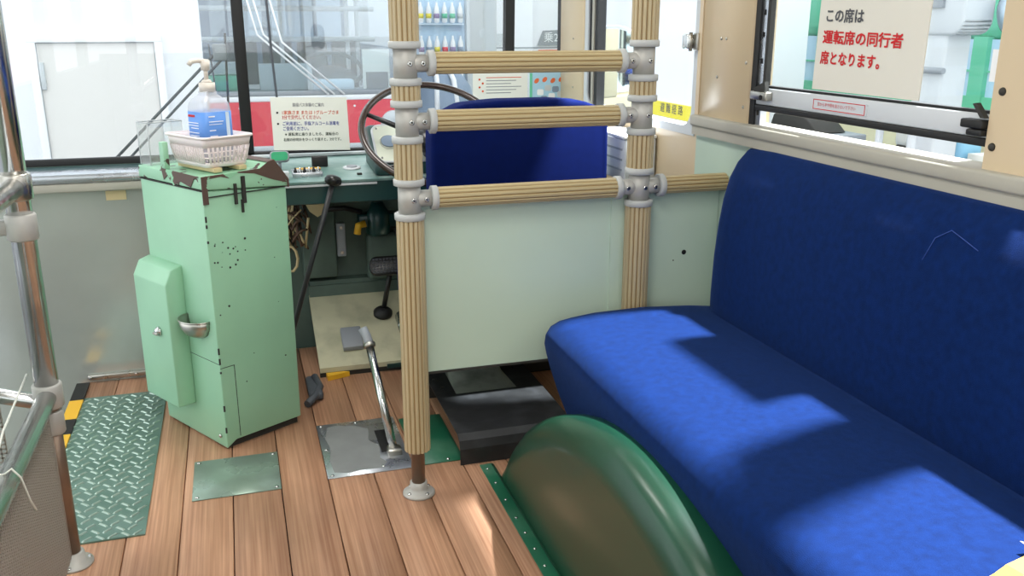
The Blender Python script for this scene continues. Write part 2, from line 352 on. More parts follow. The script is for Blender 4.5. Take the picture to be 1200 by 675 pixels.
# front wall below the windscreen: grey sheet at the door side, firewall at the driver's side
wf = struct(MB().box((-1.06, 3.25, -.34), (1.26, 3.30, .70)).box((-1.06, 3.25, 1.75), (1.26, 3.30, 2.05)).build('wall_front', 'firewall'))
fp = thing('front_panel', 'grey scratched metal sheet panel below the windscreen beside the door', 'panel')
MB().box((-.98, 3.085, -.28), (-.14, 3.10, .664)).build('sheet', 'frontpan', fp)
MB().box((-.98, 3.06, .66), (.03, 3.13, .672)).box((-.98, 3.055, .645), (.03, 3.085, .672), .004).build('edge_strip', 'sill', fp)
MB().box((-.98, 3.05, .672), (.03, 3.15, .703), .012, 3).build('cap_rail', 'alu', fp)
MB().box((-.98, 3.15, .655), (.03, 3.25, .700)).build('ledge', 'dashg', fp)
MB().box((-.53, 3.07, .012), (-.15, 3.086, .028), .003).build('bottom_strip', 'steel', fp)
for x_ in (-.52, -.38, -.2): MB().cyl((x_, 3.07, .02), (x_, 3.064, .02), .006, .004, 10).build('screw', 'screw', fp)
MB().box((-.405, 3.082, .610), (-.345, 3.086, .640), T=None).build('tape', 'woodb', fp)
# windscreen
ws = struct(MB().box((-1.0, 3.262, .69), (1.22, 3.29, .722), .006).box((-1.0, 3.262, 1.72), (1.22, 3.29, 1.75)).box((1.19, 3.255, .70), (1.225, 3.29, 1.75)).build('window_2', 'rubber'))
MB().box((-1.0, 3.272, .71), (1.2, 3.277, 1.74)).build('pane', 'wsglass', ws)
MB().box((.026, 3.255, .715), (.064, 3.29, 1.74), .004).build('mullion', 'rubber', ws)
MB().prism([(.972, .715), (1.006, .715), (1.018, 1.74), (.984, 1.74)], 1, 3.255, 3.29).build('mullion', 'rubber', ws)
struct(MB().box((1.19, 3.03, .84), (1.262, 3.262, 1.86), .006).build('trim_6', 'beige'))
for z in (.93, 1.10): o = MB().lathe([(.004, 0), (.003, -.002), (.001, -.003)], (1.19, 3.12, z), (1, 0, 0), 10).build('rivet', 'steel', bpy.data.objects['trim_6'])
# side window sash, partly raised
sw = struct(MB().box((1.2, 1.925, .917), (1.215, 1.945, 1.86)).box((1.225, 1.205, .917), (1.24, 1.215, 1.86)).build('window_3', 'rubber'))
MB().box((1.206, 1.905, .917), (1.222, 1.926, 1.86)).build('track', 'alu', sw)
for z in (.94, 1.0, 1.06, 1.12, 1.17): MB().box((1.2045, 1.912, z), (1.2065, 1.919, z+.012)).build('slot', 'hole', sw)
MB().box((1.203, 1.205, .966), (1.222, 1.925, 1.006), .003).build('sash_rail', 'lgrey', sw)
MB().box((1.205, 1.205, 1.006), (1.22, 1.925, 1.011)).build('glazing_seal', 'rubber', sw)
MB().box((1.201, 1.205, .952), (1.224, 1.925, .966), .002).build('weather_strip', 'rubber', sw)
MB().box((1.211, 1.205, 1.01), (1.215, 1.925, 1.86)).build('pane', 'glass', sw)
MB().box((1.206, 1.893, 1.01), (1.219, 1.905, 1.86)).build('sash_stile', 'dark', sw)
la = MB().box((1.185, 1.855, .978), (1.204, 1.925, .998), .003).build('latch', 'steel', sw)
MB().cyl((1.183, 1.875, .985), (1.186, 1.875, .985), .006, n=12).build('screw', 'hole', la); MB().prism([(1.86, 1.0), (1.905, .996), (1.915, 1.003), (1.865, 1.022)], 0, 1.186, 1.196).build('lever', 'dark', la)
la = MB().box((1.183, 1.207, .982), (1.204, 1.255, .997), .003).box((1.183, 1.207, .970), (1.204, 1.24, .981), .003).build('latch', 'rubber', sw)
MB().prism([(1.205, 1.0), (1.215, 1.0), (1.235, 1.022), (1.228, 1.024)], 0, 1.186, 1.196).build('lever', 'dark', la)
st = MB().box((1.2018, 1.52, .973), (1.203, 1.70, .997)).build('sticker', 'lgrey', sw)
bd = MB()
for (y0, y1, z0, z1) in ((1.525, 1.695, .9745, .976), (1.525, 1.695, .994, .9955), (1.525, 1.5265, .9745, .9955), (1.6935, 1.695, .9745, .9955)): bd.box((1.2012, y0, z0), (1.2019, y1, z1))
bd.build('red_border', 'textr', st)
text('lettering', '窓から手や顔を出さないで下さい', .0085, (1.2010, 1.680, .985), (0, -1, 0), (0, 0, 1), 'textr', st)
# window latch of the driver's window
t = thing('window_catch', 'small chrome window catch on the beige pillar beside driver window', 'catch', (1.19, 2.21, 1.105))
MB().box((-.004, -.012, -.022), (.006, .012, .022), .002).build('plate', 'steel', t); MB().box((-.022, .008, -.02), (-.002, .042, .02), .006, 3).build('knob', 'chrome', t)
MB().cyl((-.012, .01, -.024), (-.012, .01, .024), .005, n=12).build('pin', 'steel', t)

# ================================================================ GUARD RAIL (poles and bars)
g = thing('driver_guard_rail', 'tan ribbed poles and cross bars standing behind the driver seat', 'guard rail', (0, 0, 0))
Y0 = 2.034; XL, XR = .377, .957; ZB = (1.066, .938, .761)
def joint(x, z, dirs):
    j = MB().cyl((x, Y0, z-.034), (x, Y0, z+.034), .0265, n=24)
    for d in dirs: j.cyl((x, Y0, z), (x+d*.055, Y0, z), .0195, n=20)
    jo = j.build('joint', 'galv', g)
    for dz in (-1, 1):
        MB().lathe([(.0335, -.008), (.036, -.0065), (.036, .0065), (.0335, .008)], (x, Y0, z+dz*.040)).build('collar', 'collar', jo)
    for d in dirs: MB().lathe([(.026, -.008), (.0285, -.0065), (.0285, .0065), (.026, .008)], (x+d*.058, Y0, z), (1, 0, 0)).build('collar', 'collar', jo)
    for px in [x+.006]+[x+d*.037 for d in dirs]:
        rr = .0265 if abs(px-x) < .02 else .0195
        s_ = MB().lathe([(.0062, 0), (.0062, .0025), (.004, .004)], (px, Y0-rr+.001, z), (0, -1, 0), 12).build('screw', 'screw', jo)
        MB_ = MB().cyl((px, Y0-rr-.0028, z), (px, Y0-rr-.0034, z), .0022, n=8).build('screw_socket', 'hole', jo)
for z in ZB: joint(XL, z, (1,))
joint(XR, ZB[0], (-1,)); joint(XR, ZB[1], (-1,)); joint(XR, ZB[2], (-1, 1))
MB().cyl((XL, Y0, .004), (XL, Y0, 2.09), .0172, n=20).build('pole', 'oldpipe', g); MB().cyl((XR, Y0, .004), (XR, Y0, 2.09), .0172, n=20).build('pole', 'oldpipe', g)
def segs(z0, z1): return [(z0, ZB[2]-.048), (ZB[2]+.048, ZB[1]-.048), (ZB[1]+.048, ZB[0]-.048), (ZB[0]+.048, z1)]
for x_ in (XL, XR):
    for a, b_ in segs(.125 if x_ == XL else .10, 2.08): MB().fluted((x_, Y0, a), (x_, Y0, b_), .0325, 17).build('pole_sleeve', ['sleeve', 'groove'], g)
for z in ZB: MB().fluted((XL+.066, Y0, z), (XR-.066, Y0, z), .0245, 13, .002).build('cross_bar', ['sleeveX', 'groove'], g)
MB().fluted((XR+.066, Y0, ZB[2]), (1.198, Y0, ZB[2]), .0225, 13, .002).build('cross_bar', ['sleeveX', 'groove'], g)
for x_ in (XL, XR):
    f_ = MB().lathe([(.041, 0), (.041, .005), (.036, .009), (.026, .012), (.0225, .02), (.0215, .034), (.0175, .035)], (x_, Y0, 0)).build('floor_flange', 'galv', g)
    for a in (30, 120, 210, 300): MB().lathe([(.006, 0), (.006, .003), (.003, .005)], (x_+.031*math.cos(math.radians(a)), Y0+.031*math.sin(math.radians(a)), .0075), n=8).build('bolt', 'screw', f_)
# partition sheet
pt = thing('partition_panel', 'pale green metal partition sheet under the lowest tan bar', 'partition', (0, 0, 0))
MB().box((.395, 2.062, .316), (.90, 2.067, .775)).build('sheet', 'panel', pt); MB().box((.895, 2.058, .20), (1.198, 2.0625, .775)).build('side_sheet', 'panel', pt)
MB().box((.395, 2.060, .311), (.90, 2.069, .317)).build('edge_trim', 'dark', pt)
MB().cyl((1.105, 2.0575, .575), (1.105, 2.057, .575), .0065, n=14).cyl((1.075, 2.0575, .555), (1.075, 2.057, .555), .002, n=8).build('bolt_hole', 'hole', pt)

# ================================================================ BENCH SEAT
bs = thing('bench_seat', 'long royal blue velvet bench seat below the side window', 'bench', (0, 0, 0))
def cushion():
    mb = MB(); prof = [(.742, .20), (.716, .27), (.697, .33), (.685, .375), (.680, .402), (.683, .425), (.695, .444), (.718, .456), (.75, .462), (.82, .469), (.95, .472), (1.08, .464), (1.16, .455), (1.16, .20)]
    rings = []
    for y, d in ((-.6, 0), (.6, 0), (1.2, 0), (1.90, 0), (1.94, .002), (1.963, .007), (1.98, .014), (1.991, .025), (1.998, .040), (2.0, .056)):
        row = []
        for px, pz in prof:
            k = max(0, (pz-.2)/.27); row.append(mb.bm.verts.new((min(px+d*(1 if px < .8 else .2), 1.16), y, pz-d*.75*k)))
        rings.append(row)
    n = len(prof)
    for A, B in zip(rings, rings[1:]):
        for i in range(n): mb._f((A[i], A[(i+1) % n], B[(i+1) % n], B[i]), True)
    mb._f(rings[0][::-1]); mb._f(rings[-1], True); return mb
cushion().build('cushion', 'velvet', bs)
def backrest():
    mb = MB(); prof = [(1.155, .40), (1.100, .40), (1.098, .5), (1.101, .6), (1.108, .68), (1.117, .745), (1.131, .80), (1.150, .838), (1.172, .862), (1.193, .870), (1.199, .865), (1.199, .40)]
    ys = [-.6, 1.0, 1.80, 1.86, 1.90, 1.925, 1.94, 1.948]; inset = [0, 0, 0, .002, .007, .017, .032, .055]
    rings = []
    for y, d in zip(ys, inset):
        rings.append([mb.bm.verts.new((px+(min(d, 1.199-px)), y, pz-d*.6*max(0, (pz-.6)/.27))) for px, pz in prof])
    for A, B in zip(rings, rings[1:]):
        for i in range(len(prof)): mb._f((A[i], A[(i+1) % len(prof)], B[(i+1) % len(prof)], B[i]), True)
    mb._f(rings[0][::-1]); mb._f(rings[-1], True); return mb
backrest().build('backrest', 'velvet', bs)
MB().box((.76, -.55, .0), (1.19, 1.93, .20)).build('seat_box', 'panel2', bs)
# paper on the seat
pp = thing('paper_leaflet', 'crumpled yellow and white paper lying on the blue bench', 'paper', (.95, .71, .4725), math.radians(8))
def crumple(x0, x1, y0, y1, nx, ny, amp, z0):
    mb = MB(); V = [[mb.bm.verts.new((x0+(x1-x0)*i/nx, y0+(y1-y0)*j/ny+random.uniform(-1, 1)*.006*(j == ny), z0+random.random()*amp)) for i in range(nx+1)] for j in range(ny+1)]
    for j in range(ny):
        for i in range(nx): mb._f((V[j][i], V[j][i+1], V[j+1][i+1], V[j+1][i]))
    return mb
o = crumple(-.16, .18, -.2, .075, 10, 8, .006, .0).build('yellow_sheet', 'yellow', pp)
for sl in (o,): md = sl.modifiers.new('thick', 'SOLIDIFY'); md.thickness = .001
o = crumple(.02, .20, -.18, .095, 8, 8, .014, .007).build('white_sheet', 'paper', pp); md = o.modifiers.new('thick', 'SOLIDIFY'); md.thickness = .001
o = crumple(-.17, -.07, -.19, .068, 5, 8, .003, .007).build('white_sheet', 'paper', pp); md = o.modifiers.new('thick', 'SOLIDIFY'); md.thickness = .001
# loose thread on the backrest
th = tag(MB().tube([(1.128, 1.12, .80), (1.131, 1.16, .812), (1.137, 1.19, .818), (1.128, 1.215, .80), (1.116, 1.225, .76)], .0008, 5).build('loose_thread', 'navy'), 'thin loose thread curling on the upper blue backrest', 'thread')

# ================================================================ WHEEL ARCH
wa = thing('wheel_arch', 'dark green enamelled wheel arch bulging from floor in front of bench', 'wheel arch')
def arch():
    mb = MB(); R, zc, yc = .873, -.475, 1.355; N = 40
    a0 = math.asin(.475/R); prof = [(.598, -.065), (.599, -.05), (.603, -.034), (.612, -.018), (.624, -.007), (.640, -.001), (.655, 0), (.68, -.003), (.705, -.012), (.728, -.03)]
    rings = []
    for dx, dr in prof:
        row = []
        for i in range(N+1):
            t = a0+(math.pi-2*a0)*i/N; r = R+dr; y = yc+r*math.cos(t); z = zc+r*math.sin(t); row.append(mb.bm.verts.new((dx, y, max(z, -.002))))
        rings.append(row)
    for A, B in zip(rings, rings[1:]):
        for i in range(N): mb._f((A[i], A[i+1], B[i+1], B[i]), True)
    f = [mb.bm.verts.new((.598, v.co.y, -.002)) for v in rings[0]]
    for i in range(N): mb._f((rings[0][i], rings[0][i+1], f[i+1], f[i]), False)
    return mb
arch().build('housing', 'arch', wa)
fo = MB().box((.563, .35, 0), (.60, 2.13, .004), .001).build('flange', 'archscuff', wa); MB().tube([(.597, .4, .005), (.597, 2.12, .005)], .0035, 6).build('weld_bead', 'arch', wa)
for y in (2.1, 2.02, 1.93, 1.84, 1.77, 1.70, 1.63, 1.56, 1.5): MB().lathe([(.0045, 0), (.0035, .002), (.001, .003)], (.577, y, .004), n=8).build('rivet', 'screw', fo)

# ================================================================ FLOOR PLATES, TREAD, LEVERS
def plate(name, label, x0, x1, y0, y1, m, screws, th=.003):
    t = thing(name, label, 'plate', ((x0+x1)/2, (y0+y1)/2, .0)); hx, hy = (x1-x0)/2, (y1-y0)/2
    MB().box((-hx, -hy, 0), (hx, hy, th), .001, 1).build('plate', m, t)
    for sx, sy in screws: MB().lathe([(.006, 0), (.0045, .002), (.001, .003)], (sx*(hx-.012), sy*(hy-.012), th), n=10).build('screw', 'screw', t)
    return t
plate('floor_plate', 'small grey green metal plate on the floor before the green fare box', -.176, .043, 2.157, 2.375, 'plateA', [(-1, -1), (1, -1), (-1, 1), (1, 1)])
t = plate('lever_base_plate', 'shiny metal floor plate where the hand brake lever comes through', .163, .392, 2.173, 2.512, 'alu', [(-1, -1), (-1, 0), (-1, 1), (0, 1), (1, 1), (.35, -.9)])
mb = MB(); pts = [(-.095, -.14), (-.06, -.152), (-.02, -.146), (.03, -.15), (.05, -.12), (.035, -.09), (.045, -.02), (.02, .03), (.03, .10), (.0, .13), (-.05, .152), (-.085, .145), (-.098, .07), (-.09, 0), (-.1, -.07)]
mb.prism(pts, 2, .0031, .0036); mb.build('worn_patch', 'patch', t)
MB().box((.045, -.06, .0031), (.078, .085, .0037)).build('lever_slot', 'hole', t)
t.location.z = 0
plate('green_floor_plate', 'dark green plate on the floor between pole and black cover', .405, .533, 2.178, 2.49, 'archscuff', [(-.4, 1), (.4, -1)])
# hand brake lever
t = thing('hand_brake_lever', 'chrome hand brake lever leaning out of its floor plate', 'lever', (.355, 2.27, 0))
A = Vector((0, 0, .004)); B = Vector((-.033, .175, .27)); B2 = B+Vector((-.012, .03, .035))
MB().cyl(A, B, .0125, .0115, 16).build('shaft', 'chrome', t); MB().tube([B-Vector((0, .005, .01)), B, B+Vector((-.004, .014, .017)), B2], .0135, 14).build('grip', 'grey', t)
MB().lathe([(.016, 0), (.018, .004), (.018, .01), (.015, .014)], B-(B-A).normalized()*.012, (B-A), 16).build('ring', 'steel', t); MB().box((-.02, -.018, 0), (.02, .018, .02), .004).build('clevis', 'steel', t)
# tread plate beside the step
t = thing('tread_plate', 'green diamond tread plate on the floor beside the step well', 'tread plate', (-.4175, 2.48, 0))
MB().prism([(-.139, -.452), (.142, -.452), (.142, .43), (.10, .455), (-.139, .455)], 2, 0, .004).build('plate', 'tread', t)
mb = MB()
def ridge(L, W, H):
    b_ = bmesh.new()
    for v in bmesh.ops.create_cube(b_, size=1)['verts']: v.co = Vector((v.co.x*L*(1 if v.co.z < 0 else .72), v.co.y*W*(1 if v.co.z < 0 else .5), max(0, v.co.z)*H))
    return b_
for j in range(31):
    for i in range(10):
        cx, cy = -.122+i*.0275+(.0137 if j % 2 else 0), -.44+j*.029
        if abs(cx) > .129 or abs(cy) > .441: continue
        mb.merge(ridge(.027, .0062, .006), Matrix.Translation((cx, cy, .004)) @ Matrix.Rotation(math.radians(45 if (i+j) % 2 else -45), 4, 'Z'))
o = mb.build('raised_bars', 'treadbar', t); o['kind'] = 'stuff'
for (y0, y1, c) in ((-.03, .05, 'yellow'), (.05, .16, 'rubber'), (.16, .31, 'yellow'), (.31, .46, 'rubber')):
    MB().box((-.146, y0+.12, .0042), (-.106, y1+.12, .0100)).build('hazard_tape', c, t)
# black bent cover
t = thing('black_cover', 'black bent metal cover on the floor under the partition', 'cover', (0, 0, 0))
pr = [(2.148, .0), (2.150, .045), (2.158, .067), (2.180, .079), (2.30, .081), (2.70, .083)]
mb = MB(); q = pr+[(y+.003 if i == 0 else y+.003, z-.003) for i, (y, z) in list(enumerate(pr))[::-1]]; mb.prism(q, 0, .515, .845); mb.build('sheet', 'blackp', t)
MB().box((.53, 2.62, .0), (.83, 2.68, .08)).box((.70, 2.3, 0), (.72, 2.6, .079)).build('support', 'dark', t)
mb = MB(); n = 8; rows = []
for i in range(n+1):
    s_ = i/n; y = 2.44+.30*s_; z = .083+.17*s_**2.0; rows.append([mb.bm.verts.new((.575+.01*s_, y, .083)), mb.bm.verts.new((.585, y, z)), mb.bm.verts.new((.74, y, z)), mb.bm.verts.new((.765-.01*s_, y, .083))])
for A_, B_ in zip(rows, rows[1:]):
    for i in range(3): mb._f((A_[i], A_[i+1], B_[i+1], B_[i]), True)
mb._f(rows[-1]); mb.build('scoop', 'greymetal', t)
for (x_, y_) in ((.535, 2.57), (.545, 2.5), (.80, 2.6)): MB().lathe([(.006, 0), (.004, .003)], (x_, y_, .0835), n=8).build('screw', 'dark', t)

# ================================================================ FARE BOX
ang = math.atan2(.513, .858)
fb = thing('fare_box', 'mint green steel fare box with chipped brown edges beside the front step', 'fare box', (-.088, 2.43, 0), ang)
# local: x along the right-hand face, y along the left-hand face (away from camera)
Wd, Dp = .247, .335
MB().box((.012, .012, .0), (Wd-.006, Dp-.01, .024)).build('plinth', 'dark', fb)
MB().prism([(0, .004), (.03, .022), (Wd, .022), (Wd+.004, .715), (-.002, .735)], 1, 0, Dp, .003, 2).build('body', 'green', fb)
# lid with sloping right side
MB().prism([(-.004, .738), (Wd+.008, .718), (Wd+.006, .735), (.212, .793), (.195, .790), (.168, .773), (-.003, .770)], 1, -.006, Dp+.004, .003, 2).build('lid', ['greenchip'], fb)
MB().prism([(.192, .791), (.214, .7955), (Wd+.010, .737), (Wd+.010, .715), (Wd+.006, .715), (Wd+.003, .733), (.205, .787)], 1, -.008, Dp+.006).build('worn_edge', 'brown', fb)
mb = MB(); mb.prism([(-.006, .700), (.010, .700), (.010, .765), (.05, .768), (.075, .760), (.10, .772), (.15, .765), (.205, .742), (.25, .728), (.214, .796), (.198, .793), (.168, .776), (-.006, .773)], 1, -.0078, -.0056); mb.build('chipped_rim', 'brown', fb)
mb = MB(); mb.prism([(.0, .772), (.03, .765), (.05, .74), (.1, .75), (.14, .735), (.17, .76), (.19, .745), (.20, .776)], 0, -.0062, -.0046); mb.build('chipped_rim', 'brown', fb)
MB().box((.085, -.012, .69), (.092, -.005, .745)).box((.108, -.012, .69), (.118, -.005, .762)).box((.104, -.010, .665), (.110, -.005, .70)).build('hasp', 'dark', fb)
MB().box((-.0045, .003, .733), (.02, Dp, .7365)).box((0, -.0045, .716), (Wd+.004, .004, .7185)).build('lid_seam', 'dark', fb)
ch = MB()
for _ in range(26): 
    u, z = random.uniform(.015, .22), random.uniform(.52, .60) if _ < 16 else random.uniform(.1, .7); r = random.uniform(.001, .0035); ch.cyl((u*.5 if _ < 16 else u, -.0005, z), (u*.5 if _ < 16 else u, -.0012, z), r, n=7)
for _ in range(10): z = random.uniform(.05, .7); ch.box((-.0012+.0, -.0012, z), (.003, .002, z+random.uniform(.005, .02)))
ch.build('paint_chips', 'dark', fb)['kind'] = 'stuff'
# access seam low on the faces
MB().box((-.001, -.0008, .2545), (.0, .20, .256)).box((.0, -.001, .243), (.043, .0, .2445)).box((.042, -.001, .03), (.0435, .0, .2445)).build('access_seam', 'dark', fb)
o = MB().lathe([(.006, 0), (.006, .004), (.003, .006)], (-.0, .03, .035), (-1, 0, 0), 10).build('screw', 'screw', fb)
# compartment on the left-hand face
cp = MB(); cp.prism([(-.055, .10), (-.055, .462), (-.035, .502), (-.0, .512), (0, .10)], 1, .152, .338, .004, 2); cp = cp.build('compartment', 'green', fb)
MB().lathe([(.014, 0), (.014, .006), (.010, .008), (.010, .012), (.004, .014)], (-.055, .215, .318), (-1, 0, 0), 16).build('lock', 'chrome', cp); MB().box((-.071, .203, .31), (-.066, .227, .316), .001).build('lock_lever', 'steel', cp)
# coin return cup
mb = MB(); n = 12; rows = []
for r_, z_ in ((.062, .372), (.058, .350), (.045, .330), (.02, .318), (.004, .316)):
    rows.append([mb.bm.verts.new((-.0005-r_*math.sin(math.pi*i/n)*.85, .088+r_*.95*math.cos(math.pi*i/n), z_)) for i in range(n+1)])
for A_, B_ in zip(rows, rows[1:]):
    for i in range(n): mb._f((A_[i], A_[i+1], B_[i+1], B_[i]), True)
mb.tube([v.co.copy() for v in rows[0]], .0025, 6); cu = mb.build('coin_cup', 'steel', fb); md = cu.modifiers.new('thick', 'SOLIDIFY'); md.thickness = .002
# post standing on the lid
MB().box((.0, .19, .772), (.016, .212, .845), .002).build('lid_bracket', 'greenchip', fb)
# things on the fare box : helper gives world matrix of fare box
FM = Matrix.Translation((-.088, 2.43, 0)) @ Matrix.Rotation(ang, 4, 'Z')
def onbox(x, y, z): return FM @ Vector((x, y, z))
for k_, (x_, lab) in enumerate(((.055, 'pale wooden slat under the basket, the far left one'), (.128, 'pale wooden slat under the basket, the near right one'))):
    o = tag(MB().box((-.012, -.095, 0), (.012, .095, .012), .002).build('wooden_slat', 'woodb'), lab, 'wood slat', 'slats under the basket'); o.location = onbox(x_+.006, .115, .7745); o.rotation_euler.z = ang
bk = thing('plastic_basket', 'pinkish white plastic basket with square holes on the fare box', 'basket', onbox(.098, .118, .787), ang+math.pi/2)
def basket():
    mb = MB(); L0, W0, L1, W1, H = .085, .060, .098, .074, .078
    def corner(t): return (L0+(L1-L0)*t, W0+(W1-W0)*t, H*t)
    mb.prism(rounded(-L0, L0, -W0, W0, .014), 2, 0, .003)
    # solid lower and upper bands, pierced rows between
    bands = [(0, .16), (.30, .34), (.48, .52), (.66, 1)]
    for t0, t1 in bands:
        a = rounded(-corner(t0)[0], corner(t0)[0], -corner(t0)[1], corner(t0)[1], .014); c = rounded(-corner(t1)[0], corner(t1)[0], -corner(t1)[1], corner(t1)[1], .014); n = len(a)
        A = [mb.bm.verts.new((*p, H*t0+.0005)) for p in a]; C = [mb.bm.verts.new((*p, H*t1)) for p in c]
        for i in range(n): mb._f((A[i], A[(i+1) % n], C[(i+1) % n], C[i]), True)
    def post(u0, v0, u1, v1): 
        mb.cyl((u0, v0, H*.14), (u1, v1, H*.68), .003, n=5)
    for i in range(15):
        f = -1+2*i/14*1.0
        a, c = corner(.14), corner(.68)
        for sy in (-1, 1): post(f*(a[0]-.012), sy*a[1], f*(c[0]-.012), sy*c[1])
    for i in range(10):
        f = -1+2*i/9; a, c = corner(.14), corner(.68)
        for sx in (-1, 1): post(sx*a[0], f*(a[1]-.012), sx*c[0], f*(c[1]-.012))
    return mb
o = basket().build('tub', 'pink', bk); md = o.modifiers.new('thick', 'SOLIDIFY'); md.thickness = .0022
rim = rounded(-.100, .100, -.076, .076, .016); MB().tube([(*p, .078) for p in rim], .0036, 6, True).build('rim', 'pink', bk)
# sanitizer bottle
bt = thing('sanitizer_bottle', 'clear pump bottle of hand sanitizer with blue label in the basket', 'bottle', onbox(.112, .128, .7910), ang)
def rbox(prof, rx, ry, n=40, p=5.0):
    mb = MB(); rings = []
    for s_, z in prof:
        row = []
        for i in range(n):
            t = 2*math.pi*i/n; c, s2 = math.cos(t), math.sin(t); row.append(mb.bm.verts.new((rx*s_*math.copysign(abs(c)**(2/p), c), ry*s_*math.copysign(abs(s2)**(2/p), s2), z)))
        rings.append(row)
    for A, B in zip(rings, rings[1:]):
        for i in range(n): mb._f((A[i], A[(i+1) % n], B[(i+1) % n], B[i]), True)
    mb._f(rings[0][::-1]); mb._f(rings[-1]); return mb
rbox([(.9, 0), (1, .008), (1, .135), (.98, .146), (.92, .156), (.80, .165), (.58, .173), (.44, .178), (.42, .186)], .046, .046).build('body', 'clear', bt)
rbox([(.94, .004), (.94, .10)], .046, .046).build('liquid', glass_mat('gel', (.9, .92, .95), .03, .2, .35), bt)
lb = rbox([(1.012, .050), (1.012, .134)], .046, .046).build('label', 'label', bt)
for (x0, x1, z0, z1, c) in ((-.03, -.012, .121, .124, 'white'), (-.03, .012, .108, .110, 'white'), (-.03, .008, .101, .1025, 'white'), (-.03, -.012, .085, .087, 'white'), (-.03, -.008, .070, .072, 'white'), (.020, .030, .051, .133, 'paleblue')):
    MB().box((x0, -.0475, z0), (x1, -.0464, z1)).build('print', c, lb)
for (x0, x1, z0, z1, c) in ((-.005, .028, .120, .126, 'textr'), (-.02, .030, .104, .106, 'white'), (-.02, .030, .097, .099, 'white'), (-.02, .018, .090, .092, 'white'), (-.02, .03, .078, .080, 'white'), (-.02, .024, .070, .072, 'white')):
    MB().box((-.0475, x0, z0), (-.0464, x1, z1)).build('print', c, lb)
pm = MB().cyl((0, 0, .184), (0, 0, .208), .021, n=24).cyl((0, 0, .208), (0, 0, .216), .016, .010, 20).cyl((0, 0, .216), (0, 0, .245), .006, n=14).cyl((0, 0, .240), (0, 0, .266), .011, .013, 18)
pm.tube([(.01, 0, .262), (-.02, .004, .266), (-.036, .005, .264), (-.044, .006, .255)], .0065, 10).cyl((0, 0, .02), (0, 0, .186), .003, n=8).build('pump', 'cappl', bt)
# acrylic case
ac = thing('acrylic_case', 'clear acrylic case standing behind the basket on the fare box', 'case', onbox(.055, .300, .7735), ang)
for nm, lo, hi in (('side', (-.052, -.028, 0), (-.049, .034, .115)), ('side', (.049, -.028, 0), (.052, .034, .115)), ('side', (-.049, -.028, 0), (.049, -.025, .115)), ('side', (-.049, .031, 0), (.049, .034, .115)), ('base', (-.049, -.025, 0), (.049, .031, .003))): MB().box(lo, hi).build(nm, 'acryl', ac)
mb = MB(); mb.tube([(-.051, -.027, .116), (.051, -.027, .116), (.051, .033, .116), (-.051, .033, .116)], .0016, 6, True)
for sx in (-1, 1):
    for sy in (-1, 1): mb.cyl((sx*.0505, .003+sy*.0295, .0), (sx*.0505, .003+sy*.0295, .115), .0013, n=6)
mb.build('edges', 'lgrey', ac)
cd = thing('orange_card_holder', 'small orange holder standing behind the right side of the basket', 'holder', onbox(.186, .27, .789), ang)
MB().box((-.008, -.012, 0), (.012, .012, .055), .002).build('body', 'orange', cd); MB().box((-.01, -.014, .05), (.014, .014, .058), .002).build('lip', 'woodb', cd)

# ================================================================ STANCHION, RAILS, MESH AT THE DOOR
t = thing('door_stanchion', 'chrome stanchion with side rails and mesh guard by the step', 'stanchion', (0, 0, 0))
SX, SY = -.416, 1.95
MB().cyl((SX, SY, .42), (SX, SY, 2.08), .0235, n=28).build('pole', 'chrome', t); MB().cyl((SX, SY, .0), (SX, SY, .42), .0165, n=24).build('lower_pole', 'oldpipe', t)
o = MB().lathe([(.040, 0), (.040, .005), (.026, .010), (.023, .03), (.018, .032)], (SX, SY, 0)).build('floor_flange', 'galv', t)
for a in (20, 140, 260): MB().lathe([(.006, 0), (.004, .003)], (SX+.031*math.cos(math.radians(a)), SY+.031*math.sin(math.radians(a)), .006), n=8).build('bolt', 'screw', o)
for z, r in ((.845, .030), (.765, .029), (.405, .029), (.345, .024)):
    MB().lathe([(r-.002, -.026), (r, -.023), (r, .023), (r-.002, .026)], (SX, SY, z)).build('coupling', 'galv' if z < .8 else 'steel', t)
MB().cyl((SX, SY-.01, .845), (SX, -1.0, .845), .0200, n=20).build('hand_rail', 'chrome', t)
MB().cyl((SX, SY-.01, .405), (SX, -1.0, .405), .0195, n=20).build('hand_rail', 'chrome', t)
MB().cyl((SX, SY, .385), (-.98, 2.30, .405), .0165, n=20).build('hand_rail', 'chrome', t)
MB().box((SX-.055, SY-.012, .75), (SX-.015, SY+.012, .78), .004).cyl((SX-.05, SY-.014, .765), (SX-.05, SY+.014, .765), .009, n=10).build('clamp_lug', 'galv', t)
mb = MB()
for i in range(60): z = .035+i*.0058; mb.box((SX-.001, -.6, z), (SX+.001, SY-.03, z+.0028))
for i in range(210): y = -.6+i*.0121; mb.box((SX-.001, y, .03), (SX+.001, y+.0045, .385))
o = mb.build('mesh_guard', 'mesh', t); o['kind'] = 'stuff'
mb = MB()
for i in range(30): z = .0+i*.0118; mb.box((-.98, 2.294, z), (-.60, 2.296, z+.004))
for i in range(33): x_ = -.98+i*.0118; mb.box((x_, 2.294, .0), (x_+.004, 2.296, .36))
o = mb.build('mesh_guard', 'mesh', t); o['kind'] = 'stuff'
tag(MB().tube([(-.416, 1.55, .424), (-.405, 1.556, .43), (-.394, 1.56, .41), (-.388, 1.57, .36), (-.386, 1.59, .33), (-.392, 1.60, .326)], .0018, 6).tube([(-.416, 1.55, .424), (-.437, 1.56, .42), (-.445, 1.7, .44), (-.45, 1.95, .455)], .0022, 6).build('white_string', 'string'), 'white string tied over the lower chrome hand rail', 'string')

